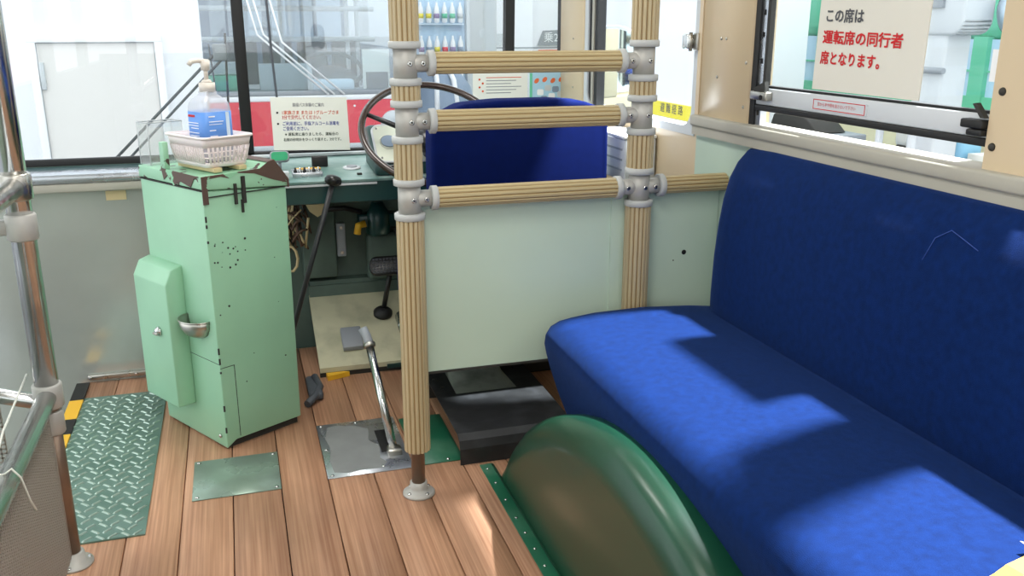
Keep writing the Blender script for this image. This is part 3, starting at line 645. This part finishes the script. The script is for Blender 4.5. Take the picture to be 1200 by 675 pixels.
# ================================================================ DRIVER'S PLACE
# pedal board and pedals
pb = thing('pedal_board', 'dirty cream sloping foot board in front of the driver seat', 'foot board')
MB().prism([(2.895, .018), (2.895, .035), (3.20, .205), (3.20, .185)], 0, .213, 1.19).build('board', 'cream', pb); MB().box((.213, 2.90, 0), (1.19, 2.915, .03)).build('riser', 'dark', pb)
MB().box((.215, 3.19, .18), (1.19, 3.245, .24)).build('toe_ledge', 'firewall', pb)
def bz(y): return .035+(y-2.895)*.5574
mb = MB(); T = Matrix.Translation((.335, 2.99, bz(2.99))) @ Matrix.Rotation(math.radians(29), 4, 'X')
mb.box((-.035, -.045, 0), (.035, .05, .022), .004, 2, T); mb.build('grey_block', 'grey', pb)
MB().box((.44, 2.895, .012), (.52, 2.889, .026)).build('dark_label', 'dashg', pb)
tag(MB().prism([(.235, 2.86), (.31, 2.885), (.29, 2.893), (.232, 2.893)], 2, .001, .018).build('yellow_rag', 'yellow'), 'flat yellow scrap tucked under the cream foot board', 'scrap')
tag(MB().box((.16, 2.70, .001), (.205, 2.86, .03), .01).tube([(.15, 2.66, .012), (.18, 2.70, .02), (.20, 2.76, .025), (.19, 2.84, .03)], .012, 8).build('dark_rag', 'dgrey'), 'dark grey rag on the floor behind the fare box', 'rag')
pd = thing('brake_pedal', 'black ribbed rubber pedal on a stalk over the foot board', 'pedal', (.462, 3.09, bz(3.09)))
Tp = Matrix.Translation((.03, -.04, .19)) @ Matrix.Rotation(math.radians(62), 4, 'X')
pad = MB(); pad.prism(rounded(-.075, .075, -.034, .034, .025), 2, -.012, .010, .004, 2, T=Tp); pad = pad.build('pad', 'blackpl', pd)
mb = MB()
for i in range(11):
    for j in range(5): mb.box((-.066+i*.0125, -.026+j*.0112, .010), (-.066+i*.0125+.008, -.026+j*.0112+.0065, .0135), T=Tp)
mb.build('studs', 'dgrey', pad)['kind'] = 'stuff'
MB().cyl((0, 0, 0), (.03, -.035, .18), .009, n=12).build('stalk', 'blackpl', pd); MB().lathe([(.034, 0), (.034, .012), (.022, .024), (.012, .03)], (0, 0, 0), (0, -.35, 1), 18).build('boot', 'rubber', pd)
# gear lever
gl = thing('gear_lever', 'long dark gear lever with black knob rising beside the fare box', 'lever', (.08, 2.87, 0))
K = Vector((.205, -.035, .675)); MB().tube([(0, 0, .0), (.012, 0, .06), (.10, -.015, .34), K], .0085, 12).build('shaft', 'shaft', gl)
MB().lathe([(.006, -.012), (.018, -.010), (.026, -.002), (.027, .008), (.022, .017), (.010, .022), (.0, .023)], K, (.25, .2, .9), 20).build('knob', 'blackpl', gl); MB().lathe([(.045, 0), (.04, .02), (.02, .05), (.01, .06)], (0, 0, 0)).build('boot', 'rubber', gl)
# dashboard
ds = thing('dashboard', 'dark green metal dashboard below the windscreen', 'dashboard')
MB().prism([(2.885, .668), (2.885, .60), (2.90, .595), (2.92, .60), (2.92, .655), (3.25, .690), (3.25, .700)], 0, .045, 1.19).build('fascia', 'dashg', ds)
MB().prism([(2.883, .664), (2.882, .671), (2.89, .674), (3.245, .706), (3.245, .70)], 0, .05, 1.185).build('top', 'dasht', ds)
def dz(y): return .674+(y-2.89)*.090
MB().box((.05, 3.215, .705), (.62, 3.235, .716), .003).build('top_strip', 'lgrey', ds)
MB().box((.045, 2.879, .655), (.43, 2.886, .661)).build('edge_bead', 'lgrey', ds)
sp = MB().box((.17, 2.93, .676), (.265, 3.03, .692), .002).build('switch_panel', 'alu', ds)
MB().box((.185, 3.005, .6925), (.265, 3.03, .6945)).build('yellow_label', 'yellow', sp)
for i in range(6): MB().lathe([(.006, 0), (.006, .004), (.0035, .010), (.003, .016)], (.180+i*.0145, 2.952, .692), n=10).build('toggle', 'chrome' if i % 2 else 'blackpl', sp)
for i in range(3): MB().lathe([(.008, 0), (.008, .004), (.004, .006)], (.188+i*.027, 2.985, .692), n=12).build('dial', 'lgrey', sp)
MB().box((.138, 2.915, .675), (.158, 2.945, .70), .002).build('switch_box', 'lgrey', ds)
o = MB().box((.243, 3.06, .69), (.295, 3.085, .725), .003).build('clip', 'rubber', ds)
o = MB().lathe([(.030, 0), (.030, .003), (.024, .005), (0, .0055)], (.37, 3.03, dz(3.03)), (0, -.09, 1), 24).build('vent_cap', 'lgrey', ds); MB().lathe([(.018, 0), (.017, .003)], (.37, 3.03, dz(3.03)+.005), (0, -.09, 1), 20).build('grille', 'grey', o)
MB().box((.375, 2.93, dz(2.93)), (.39, 2.945, dz(2.93)+.006)).build('button', 'dark', ds)
o = MB().prism(rounded(-.031, .031, -.018, .018, .012), 1, -.012, .006, .003, 2).build('lamp_bezel', 'grey', ds); o.location = (.137, 3.03, .733); o.rotation_euler.x = -.35
MB().prism(rounded(-.026, .026, -.014, .014, .010), 1, -.0145, -.010).build('green_lamp', 'greenlamp', o)
MB().cyl((.137, 3.035, .69), (.137, 3.035, .72), .006, n=10).build('lamp_stem', 'grey', ds)
# instrument housing under the steering wheel
ih = thing('instrument_housing', 'dark green instrument housing with cream face behind steering wheel', 'instrument panel', (.60, 3.02, .675))
mb = MB(); mb.prism([(-.12, 0), (.10, .01), (.10, .14), (.03, .15), (-.12, .035)], 0, -.17, .17, .012, 3); mb.build('housing', 'dashg', ih)
Ti = Matrix.Translation((0, -.046, .094)) @ Matrix.Rotation(math.radians(37.5), 4, 'X')
fa = MB(); fa.prism(rounded(-.16, .16, -.085, .085, .03), 2, 0, .005, T=Ti); fa = fa.build('cream_face', 'creamp', ih)
mb = MB(); mb.tube([Ti @ Vector((*p, .003)) for p in rounded(-.16, .16, -.085, .085, .03)], .004, 6, True); mb.build('bezel', 'lgrey', ih)
for (gx, gy, gr) in ((0, .01, .062), (-.112, 0, .03), (.112, 0, .03)):
    gg = MB(); n = 24; gg.merge((lambda b_: (bmesh.ops.create_cone(b_, cap_ends=True, segments=28, radius1=gr, radius2=gr*.94, depth=.01), b_)[1])(bmesh.new()), Ti @ Matrix.Translation((gx, gy, .008)), False); go = gg.build('gauge', 'chrome', fa)
    gg = MB(); gg.merge((lambda b_: (bmesh.ops.create_cone(b_, cap_ends=True, segments=28, radius1=gr*.86, radius2=gr*.86, depth=.002), b_)[1])(bmesh.new()), Ti @ Matrix.Translation((gx, gy, .0135)), False); gg.build('dial_face', 'blueg', fa)
for sx in (-1, 1):
    for sy in (-1, 1): gg = MB(); p = Ti @ Vector((sx*.145, sy*.068, .005)); gg.lathe([(.004, 0), (.003, .003)], p, Ti.to_3x3() @ Vector((0, 0, 1)), 8); gg.build('screw', 'screw', fa)
# steering wheel
sw_ = thing('steering_wheel', 'thin dark brown steering wheel behind the blue driver seat back', 'steering wheel', (.612, 2.865, .815))
tw = math.radians(38); e1 = Vector((1, 0, 0)); e2 = Vector((0, math.cos(tw), math.sin(tw))); nz = e1.cross(e2); R = .225
MB().tube([(e1*math.cos(2*math.pi*i/56)+e2*math.sin(2*math.pi*i/56))*R for i in range(56)], .0115, 12, True).build('rim', 'wheelrim', sw_)
for a in (90, 162, 234, 306, 18)[:3] if False else (155, 25, 270):
    d = e1*math.cos(math.radians(a))+e2*math.sin(math.radians(a)); MB().tube([-nz*.03+d*.03, d*.12-nz*.015, d*R], lambda s: .011-.004*s, 10).build('spoke', 'blackpl', sw_)
MB().lathe([(.048, -.05), (.05, -.02), (.042, -.005), (.02, .002), (0, .003)], (0, 0, 0), nz, 24).build('hub', 'blackpl', sw_); MB().cyl(-nz*.04, -nz*.30, .02, n=16).build('column', 'blackpl', sw_)
MB().tube([(-.03, .06, -.09), (-.08, .04, -.10), (-.16, .0, -.11)], .005, 8).build('indicator_stalk', 'blackpl', sw_)
# driver seat
dv = thing('driver_chair', 'blue velvet driver chair seen behind the tan bars', 'chair', (.78, 2.5, 0))
mb = MB(); mb.prism([(-.262, .45), (-.258, .855), (-.245, .90), (-.17, .936), (-.06, .945), (.10, .945), (.19, .938), (.255, .915), (.27, .88), (.275, .45)], 1, -.05, .05, .014, 3); mb.build('backrest', 'velvet2', dv)
MB().box((-.315, -.10, .30), (.27, .30, .46), .035, 4).build('cushion', 'velvet2', dv)
MB().box((-.25, .23, .0), (.22, .32, .30), .01).build('pedestal', 'dark', dv); MB().cyl((-.335, .02, .27), (-.325, .16, .27), .02, n=12).build('adjuster', 'chrome', dv)
t = thing('side_console', 'grey fuse box on the beige wall right of the driver seat', 'box', (1.155, 2.55, .70)); MB().box((-.06, -.12, 0), (.04, .12, .125), .006).build('body', 'lgrey', t); MB().box((-.065, -.12, .125), (.042, .12, .135), .003).build('lid', 'white', t)
for z in (.03, .06, .09): MB().box((-.0615, -.1, z), (-.059, .1, z+.006)).build('rib', 'grey', t)
# firewall clutter below the dash
eb = thing('relay_box', 'sage green relay box under the dashboard', 'box', (.26, 3.215, .40)); MB().box((-.06, -.03, -.13), (.06, .03, .15), .006).build('body', 'firewall', eb)
MB().box((.062, -.05, -.05), (.092, -.025, .07), .003).build('bracket', 'grey', eb)
for z in (-.035, .055): MB().cyl((.077, -.05, z), (.077, -.054, z), .006, n=8).build('bolt', 'screw', eb)
o = thing('brake_valve', 'dark green valve with yellow hose ends under the dashboard', 'valve', (.47, 3.17, .47))
MB().lathe([(.03, -.05), (.045, -.04), (.045, .03), (.03, .05), (.02, .07)], (0, 0, 0), (0, 0, 1), 18).box((-.07, -.02, -.02), (.08, .04, .03), .008).build('body', 'dashg', o)
MB().tube([(-.05, -.03, .0), (-.075, -.035, -.005), (-.08, -.035, -.035)], .013, 10).build('yellow_hose_end', 'yellow', o); MB().tube([(.07, -.03, .01), (.10, -.03, .015), (.135, -.03, .02)], .010, 10).build('yellow_hose_end', 'yellow', o)
MB().tube([(.06, -.03, -.02), (.07, -.03, -.06), (.12, -.03, -.075), (.25, -.02, -.07)], .011, 8).build('hose', 'rubber', o); MB().tube([(-.06, -.02, .04), (-.12, -.03, .06), (-.2, -.02, .055)], .009, 8).build('hose', 'rubber', o)
MB().tube([(.08, -.035, -.13), (.10, -.035, -.07), (.14, -.035, -.045), (.19, -.035, -.06), (.22, -.035, -.10)], .0025, 6).build('wire', 'grey', o)
o = tag(MB().box((.43, 3.19, .24), (.56, 3.245, .42), .02, 3).box((.22, 3.2, .235), (1.18, 3.25, .255)).build('pump_body', 'firewall'), 'rounded sage casing low on the wall under dashboard', 'casing')
wb = thing('wire_bundle', 'tangle of brown and cream wires hanging under dashboard beside fare box', 'wires', (.17, 3.12, .50))
for i in range(14):
    p = [Vector((random.uniform(-.05, .06), random.uniform(-.04, .03), random.uniform(-.12, .07))) for _ in range(4)]; p = [Vector((.02, .04, .1))]+p
    q = []
    for j in range(len(p)-1):
        for k_ in range(4): q.append(p[j].lerp(p[j+1], k_/4)+Vector((0, 0, math.sin(k_/4*math.pi)*.012)))
    MB().tube(q, random.choice((.003, .004, .005)), 6).build('wire', random.choice(('copper', 'copper', 'dark', 'woodb', 'copper')), wb)
MB().tube([(-.02+.025*math.cos(a/10*6.28), -.06, -.12+.045*math.sin(a/10*6.28)) for a in range(10)], .005, 6, True).build('wire', 'woodb', wb)
MB().prism([(-.02, 0), (.03, .02), (.05, .0), (.045, -.035), (.02, -.05), (-.005, -.03)], 1, -.06, -.05).build('tag', 'woodb', wb); bpy.data.objects['tag'].location = (.06, 0, .07)

# notice standing on the dash against the windscreen
nt_ = thing('dash_notice', 'laminated notice with lines of coloured lettering on the dashboard', 'notice', (.258, 3.185, .735))
NR = Vector((1, 0, -.02)); NU = Vector((-.02, .12, 1)).normalized()
MB().prism([(-.130, 0), (.128, -.008), (.127, .172), (-.130, .178)], 1, -.001, .001, T=Matrix.Rotation(-.12, 4, 'X')).build('sheet', 'paperlam', nt_)
rows = [('路線バス体験のご案内', .150, 'textg', -.058, .105, .014), ('1家族さま または 1グループさま', .125, 'texto', -.096, .19, .015), ('3分で交代してください。', .109, 'textr', -.096, .13, .015), ('ご利用前に、手指アルコール消毒を', .088, 'textb', -.096, .19, .015), ('ご使用ください。', .071, 'textb', -.096, .085, .015), ('※ 運転席に座りましたら、運転台の', .052, 'textgr', -.090, .18, .012), ('右側の砂時計をひっくり返すと、3分です。', .034, 'textgr', -.096, .195, .012)]
for s_, z_, c_, x_, w_, sz in rows:
    p = Vector((.258, 3.185, .735))+Vector((x_, z_*math.sin(.12)-.0022, z_*math.cos(.12)))
    text('lettering', s_, sz, p, (1, 0, -.02), NU, c_, nt_, width=w_, bold=.0001)
for z_ in (.125, .088): MB().box((-.113, z_*.12-.003, z_-.003), (-.107, z_*.12-.0005, z_+.003)).build('bullet', 'textk', nt_)
# papers on the right-hand windscreen
pw = thing('white_notice', 'white printed notice on the windscreen right of steering wheel', 'notice', (.955, 3.25, .905)); MB().box((-.105, -.001, -.02), (.105, .001, .075)).build('sheet', 'paper', pw)
for i in range(6): MB().box((-.055, -.0018, .055-i*.011), (.08-.02*(i % 3), -.0009, .0575-i*.011)).build('printed_line', 'textg' if i else 'texto', pw)
for i in range(4): MB().cyl((-.08+.012*(i % 2), -.0018, .05-i*.014), (-.08+.012*(i % 2), -.0009, .05-i*.014), .004, n=8).build('printed_dot', 'texto', pw)
pw = thing('blue_poster', 'small blue illustrated poster on the windscreen beside the beige pillar', 'poster', (1.14, 3.25, .885)); MB().box((-.07, -.001, -.02), (.075, .001, .10)).build('sheet', 'postb', pw); MB().box((-.072, -.0018, -.02), (-.062, -.0009, .09)).build('green_stripe', 'tram', pw)
for i in range(4): MB().lathe([(.011, 0), (.011, .0012)], (-.045+.032*i, -.0008, .062+.004*(i % 2)), (0, -1, 0), 14, 1, .7).build('orange_blob', 'orange', pw)
for i, (x_, z_) in enumerate(((-.03, .02), (0, .035), (.03, .03), (.015, .005), (.05, .012), (-.015, -.005))): MB().prism(rounded(x_-.013, x_+.013, z_-.011, z_+.011, .006), 1, -.0018, -.0009).build('printed_figure', ('white', 'lgrey', 'blueg')[i % 3], pw)
# seat notice on the side window
sn = thing('seat_notice', 'pale paper sheet with large red lettering on the side window', 'notice', (1.2085, 1.55, 1.015))
MB().prism([(.163, 0), (-.163, -.001), (-.170, .30), (.155, .30)], 0, -.001, .001).build('sheet', 'papergrey', sn)
for s_, z_, c_, w_, y_ in (('この席は', 1.165, 'textdk', .118, 1.688), ('運転席の同行者', 1.122, 'textr', .243, 1.690), ('席となります。', 1.080, 'textr', .187, 1.692)):
    text('lettering', s_, .029, (1.2065, y_, z_), (0, -1, -.02), (0, .03, 1), c_, sn, width=w_, bold=.0007)
flush_N = None

# our wiper outside the windscreen
wp = thing('windscreen_wiper', 'thin grey double arm wiper resting outside the left windscreen', 'wiper', (-.40, 3.33, .70))
MB().tube([(0, 0, 0), (.375, .0, .365)], .005, 8).build('arm', 'dgrey', wp); MB().tube([(.045, 0, 0), (.385, 0, .335)], .0045, 8).build('arm', 'dgrey', wp)
MB().box((.355, -.01, .33), (.40, .01, .385), .004).build('blade_joint', 'grey', wp); MB().tube([(.39, 0, .15), (.40, 0, .42)], .004, 6).build('blade', 'rubber', wp)
tag(MB().tube([(.141, 3.245, 1.7), (.141, 3.245, 1.25), (.146, 3.245, 1.05), (.152, 3.245, .92), (.16, 3.243, .73)], .004, 8).build('hanging_cable', 'dgrey'), 'thin dark cable hanging down the inside of the windscreen', 'cable')

# ================================================================ OUTSIDE: the hall
struct(MB().box((-14, -12, -1.05), (18, 22, -.95)).build('floor_hall', 'ground'))
hw = struct(MB().box((-8, 6.95, -.95), (-.165, 7.15, 4.5)).build('wall_hall', 'whiteb'))
d = struct(MB().box((-1.225, 6.93, -.9), (-.475, 6.955, 1.03)).build('door_1', 'offw'))
mb = MB(); fr = ((-1.275, -1.225, -.95, 1.03), (-.475, -.425, -.95, 1.03), (-1.275, -.425, 1.03, 1.08))
for x0, x1, z0, z1 in fr: mb.box((x0, 6.90, z0), (x1, 6.96, z1), .004)
mb.build('door_frame', 'white', d); MB().box((-1.228, 6.922, -.95), (-1.222, 6.934, 1.03)).box((-.481, 6.922, -.95), (-.475, 6.934, 1.03)).box((-1.225, 6.922, 1.024), (-.475, 6.934, 1.03)).build('door_gap', 'grey', d)
MB().box((-1.22, 6.905, .72), (-1.19, 6.932, .90), .004).build('hinge', 'lgrey', d)
struct(MB().box((-8, 15.9, -.95), (18, 16.1, 4.5)).build('wall_hall_back', 'whiteb'))
struct(MB().box((11, -8, -.95), (11.2, 16, 4.5)).build('wall_hall_right', 'whiteb'))
# facing bus
fbz = thing('facing_bus', 'white and red bus facing the windscreen', 'bus', (0, 9.5, 0))
MB().box((-.55, 0, -.6), (1.78, 5, .44), .08, 3).build('body', 'white', fbz)
MB().box((-.53, -.006, -.04), (1.76, .02, .40)).build('red_band', 'red', fbz)
MB().box((-.56, -.012, .40), (1.79, .03, .455), .01).build('white_belt', 'white', fbz); MB().box((-.56, -.014, .455), (1.79, .03, .50), .01).build('window_seal', 'grey', fbz)
MB().box((-.56, -.012, -.09), (1.79, .03, -.04), .01).build('lower_belt', 'lgrey', fbz)
MB().prism([(-.55, .44), (-.42, .44), (-.42, 1.9), (-.55, 1.9)], 1, 0, .06).prism([(1.66, .44), (1.78, .44), (1.78, 1.9), (1.68, 1.9)], 1, 0, .06).box((-.55, 0, 1.75), (1.78, .06, 2.1)).build('window_frame', 'lgrey', fbz)
MB().box((-.42, .02, .48), (1.67, .03, 1.78)).build('windscreen', 'fglass', fbz)
MB().box((-.55, 4.9, -.6), (1.78, 5, 2.1)).box((-.55, 0, 2.05), (1.78, 5, 2.1)).box((-.55, .05, .44), (-.5, 5, .9)).box((1.73, .05, .44), (1.78, 5, .9)).build('cabin_shell', 'blueg', fbz)
MB().box((.68, 4.86, .95), (1.28, 4.92, 1.75)).build('rear_window', 'paleblue', fbz)
for x_ in (.18, 1.34): MB().box((x_, 4.86, .95), (x_+.36, 4.92, 1.75)).build('rear_window', 'paleblue', fbz)
MB().box((-.5, .06, .40), (1.75, .5, .50), .03).build('dashboard', 'grey', fbz)
MB().box((.30, .12, .50), (.82, .35, .76), .01).build('white_box', 'lgrey', fbz); MB().box((-.25, .2, .5), (.12, .45, .65), .01).build('green_box', 'tram', fbz); MB().box((-.2, .25, .66), (.1, .4, .78), .01).build('pale_box', 'lgrey', fbz)
o = MB().tube([(1.05+.33*math.cos(a/32*6.283), .45+.2*math.sin(a/32*6.283), .68+.17*math.sin(a/32*6.283)) for a in range(32)], .022, 8, True).build('steering_wheel', 'dgrey', fbz)
MB().lathe([(.30, -.16), (.29, 0), (.24, .1), (.1, .16), (0, .17)], (1.05, .5, .56), (0, 0, 1), 24, 1, .6).build('instrument_cowl', 'dgrey', fbz); MB().box((.80, .14, .49), (1.25, .3, .60), .03).build('pale_cowl', 'paleblue', fbz)
o = MB().box((1.34, .13, .50), (1.62, .15, .90)).build('notice_board', 'paper', fbz); MB().box((1.37, .125, .50), (1.60, .131, .67)).build('screen', 'dgrey', o)
for k_ in range(4): MB().box((.0+.42*k_, 2.2, .3), (.36+.42*k_, 2.35, .95), .04).build('seat', 'dgrey', fbz)
for z_ in (.98, 1.32): MB().cyl((-.5, 1.6, z_), (1.7, 1.6, z_), .03, n=8).build('grab_rail', 'lgrey', fbz)
for x_ in (.62, 1.38, 1.5): MB().cyl((x_, 1.62, .3), (x_, 1.62, 2.0), .025, n=8).build('grab_pole', 'lgrey', fbz)
for (xa, za, xb, zb) in ((.30, 1.05, .96, .46), (.36, 1.05, 1.02, .46), (.53, .98, 1.12, .46)):
    MB().tube([(xa-.10, -.03, za+.45), (xa, -.03, za), (xb, -.03, zb)], .010, 6).build('wiper_arm', 'white', fbz)
MB().tube([(-.16, -.03, .96), (-.13, -.03, .5)], .008, 6).build('wiper_arm', 'dgrey', fbz)
for i in range(6): MB().cyl((-.3+i*.38, -.012, .34), (-.3+i*.38, -.006, .34), .012, n=8).build('bolt', 'white', fbz)
MB().lathe([(.14, 0), (.13, -.03), (.05, -.05)], (1.62, .0, .15), (0, 1, 0), 20).build('headlamp', 'lgrey', fbz)
# bottle board, pillar, white bus with sign
vb = thing('bottle_display', 'pale blue vending display with rows of bottles beyond windscreen', 'vending machine', (2.7, 12, 0))
MB().box((-.45, 0, -.95), (.34, .6, 2.2), .01).build('cabinet', 'lblue', vb)
bo = None
for r_ in range(3):
    for c_ in range(6):
        z_ = 1.36-.42*r_; x_ = -.26+c_*.105
        o = MB().lathe([(.022, 0), (.036, .02), (.036, .15), (.03, .19), (.014, .23), (.014, .26)], (x_, -.05, z_-.2), n=12).build('bottle', 'white', vb)
        MB().lathe([(.0375, .06), (.0375, .12)], (x_, -.05, z_-.2), n=12).build('bottle_label', random.choice(('tram', 'blueg', 'yellowt', 'purple', 'red', 'lgrey')), o)
    MB().box((-.40, -.1, 1.14-.42*r_), (.30, .0, 1.155-.42*r_)).build('shelf', 'paleblue', vb)
tag(MB().box((3.04, 11.9, -.95), (3.26, 12.3, 4.4)).box((3.26, 11.95, -.95), (3.46, 12.3, 4.4)).build('hall_column', 'lgrey'), 'light grey square column beside the bottle display', 'column')
bw = thing('white_tour_bus', 'white vehicle side with grey lettered plate beyond the right windscreen', 'vehicle', (4.2, 12.4, 0))
MB().box((-.72, 0, -.7), (3.6, 2.0, 2.3), .05, 3).build('body', 'whiteb', bw); MB().box((-.72, -.006, .82), (3.6, .01, .84)).build('trim_line', 'grey', bw)
sgn = MB(); sgn.prism([(-.02, .86), (.62, .86), (.62, 1.08), (.06, 1.06)], 1, -.02, -.008); sgn = sgn.build('sign_plate', 'grey', bw)
text('lettering', '乗20土', .15, (4.27, 12.375, .96), (1, 0, 0), (0, 0, 1), 'white', sgn)
MB().box((.0, -.012, .60), (.35, -.004, .80)).build('orange_plate', 'orange', bw); MB().box((-.68, -.012, .86), (-.52, -.004, 1.02)).build('pale_plate', 'lgrey', bw)
cr = thing('dark_blue_car', 'dark blue vintage car bonnet behind the guard rail joint', 'car', (2.3, 10.2, 0))
mb = MB(); mb.lathe([(.42, -.8), (.46, 0), (.40, .3), (.25, .5), (.05, .56)], (0, .3, .15), n=24, sy=1.4); mb.build('body', 'blueg', cr)
for a in (-.12, .12): MB().tube([(a, -.3, .2), (a*.8, -.2, .55), (a*.6, 0, .68)], .03, 8).build('chrome_strip', 'white', cr)
MB().lathe([(.08, 0), (.08, .05)], (-.25, -.3, .1), (0, -1, 0)).build('lamp', 'lgrey', cr)
# door mirror outside driver's window
mr = thing('door_mirror', 'oval rear view mirror outside the driver window', 'mirror', (1.46, 3.40, .94))
Tm = Matrix.Rotation(math.radians(-28), 4, 'Z')
MB().prism(rounded(-.125, .125, -.205, .205, .11, 10), 1, -.012, .02, .004, 2, T=Tm).build('housing', 'grey', mr); MB().prism(rounded(-.112, .112, -.192, .192, .10, 10), 1, -.016, -.012, T=Tm).build('glass', 'mirror', mr)
MB().tube([(-.02, .03, -.1), (-.14, -.06, -.15), (-.215, -.2, -.16)], .010, 8).build('bracket', 'grey', mr)
# white partition with yellow sign beyond the driver's window
yb = thing('sign_wall', 'white display wall with yellow lettered strip beyond the driver window', 'display wall', (3.5, 0, 0))
MB().box((0, 6.1, -.95), (.1, 9.4, 3.5)).build('wall', 'whiteb', yb); o = MB().box((-.012, 6.3, .40), (0, 7.6, .52)).build('yellow_strip', 'yellowt', yb)
text('lettering', '避 難 経 路', .085, (3.485, 7.05, .468), (0, -1, 0), (0, 0, 1), 'textdk', o)
MB().box((-.012, 6.5, .35), (0, 7.0, .39)).build('yellow_tab', 'yellowt', yb); MB().box((-.35, 6.2, -.95), (-.012, 7.9, .20), .02).build('counter', 'lgrey', yb)
MB().box((-.36, 6.78, .2), (-.30, 6.84, .30), .006).build('small_bottle', 'navy', yb); MB().box((-.3, 6.3, .2), (-.1, 6.6, .24)).build('leaflet', 'paper', yb)
# green tram and hall details beyond the side window
tr = thing('green_tram', 'green tram car with blue windows beyond the side window', 'tram', (5.4, 0, 0))
MB().box((0, 4.6, -.5), (2.2, 12, .30)).box((0, 4.6, .30), (.06, 12, .62)).box((0, 4.6, 1.02), (2.2, 12, 1.5), .12, 3).build('body', 'tram', tr)
for y in (4.6, 5.55, 6.5, 7.5, 8.6, 9.6): MB().box((-.01, y, .5), (.08, y+.14, 1.06)).build('pillar', 'tram', tr)
for y in (4.74, 5.69, 6.64, 7.64): w_ = MB().box((.03, y, .60), (.04, y+.95, 1.04)).build('pane', 'lblue', tr); MB().box((.015, y, .80), (.03, y+.95, .815)).build('sash_bar', 'tram', w_)
for y in (4.8, 5.8, 6.8): MB().box((.3, y, .3), (.7, y+.6, .72), .05).build('seat', 'purple', tr)
hs_ = MB().lathe([(.12, 0), (.13, -.04), (.05, -.07)], (0, 4.95, .60), (1, 0, 0), 18).build('headlamp', 'lgrey', tr)
c1 = tag(MB().box((4.55, 7.15, -.95), (4.95, 7.75, 4.4)).build('white_column', 'white'), 'broad white column nearest the beige pillar beyond the side window', 'column')
t = thing('signal_post', 'grey white post with rounded signal head beyond the side window', 'signal', (4.5, 5.0, 0))
MB().box((-.1, -.13, -.95), (.1, .13, 1.1), .02).build('post', 'lgrey', t); MB().prism(rounded(-.27, .27, 1.08, 1.55, .10), 0, -.12, .12, .02, 2).build('head', 'lgrey', t); MB().box((-.14, -.1, 1.25), (-.12, .02, 1.30)).build('badge', 'grey', t); MB().cyl((-.12, -.16, .86), (-.12, .16, .86), .02, n=8).build('clamp', 'grey', t)
t = thing('round_mirror', 'dark grey round convex mirror at the top right of the side window', 'mirror', (4.6, 4.62, 1.20)); MB().lathe([(.12, 0), (.125, .03), (.09, .09), (0, .12)], (0, 0, 0), (1, -.3, .2), 20).build('housing', 'dgrey', t); MB().lathe([(.11, -.004), (.0, -.02)], (0, 0, 0), (1, -.3, .2), 20).build('glass', 'paleblue', t)
MB().box((1.2095, 1.208, 1.058), (1.2105, 1.232, 1.110)).build('white_sticker', 'white', sw)
lw = tag(MB().box((5.2, 2.5, -.95), (5.3, 12, .42)).build('yellow_low_wall', 'paleyel'), 'pale yellow low wall seen below the raised sash', 'low wall')
bn = tag(MB().box((4.75, 2.5, -.95), (5.15, 6.9, .12), .02).build('blue_grey_bench', 'bluegrey'), 'long blue grey bench in front of the yellow wall', 'bench')
t = thing('grey_cabinet', 'grey cabinet with black bag on top beside white column', 'cabinet', (4.2, 5.85, 0)); MB().box((-.2, -.32, -.95), (.2, .5, .38), .01).build('body', 'grey', t); MB().prism([(-.22, .385), (.4, .385), (.36, .48), (.05, .52), (-.1, .46)], 0, -.15, .1, .01).build('black_bag', 'dark', t); MB().lathe([(.12, 0), (.12, -.006)], (-.2, .1, .22), (1, 0, 0), 20).build('round_panel', 'dgrey', t)
for k_, (y, lab) in enumerate(((5.25, 'slim grey rail post beside the grey cabinet'), (4.93, 'slim grey rail post beside the blue bag'))):
    t = tag(MB().box((4.26, y-.02, -.95), (4.30, y+.02, .48), .006).box((4.25, y-.035, .46), (4.31, y+.035, .49), .004).build('rail_post', 'lgrey'), lab, 'post', 'rail posts beyond side window')
t = thing('backpack', 'navy and light blue backpack on the bench beyond the window', 'bag', (4.9, 5.18, .12)); MB().box((-.1, .0, 0), (.1, .14, .34), .05, 3).build('navy_body', 'navy', t); MB().box((-.14, -.16, .10), (.08, .02, .34), .05, 3).build('light_pocket', 'sky', t); MB().lathe([(.16, 0), (.17, .06), (.1, .16), (.02, .18)], (-.05, .12, 0), n=18).build('grey_bundle', 'lgrey', t)
t = thing('paper_box', 'white and yellow carton on the bench beside the backpack', 'carton', (4.9, 4.86, .12)); MB().box((-.1, -.02, 0), (.1, .12, .18), .004).build('white_half', 'paper', t); MB().box((-.1, -.09, 0), (.1, -.02, .19), .004).build('yellow_half', 'yellow', t)
t = thing('visitor_coat', 'white coat hanging over a dark case beyond the window', 'coat', (4.97, 5.62, .12)); MB().box((-.1, -.16, .12), (.1, .2, .36), .05, 3).build('coat', 'paper', t); MB().box((-.1, -.1, 0), (.1, .16, .14), .01).build('case', 'dark', t)

flush_texts()
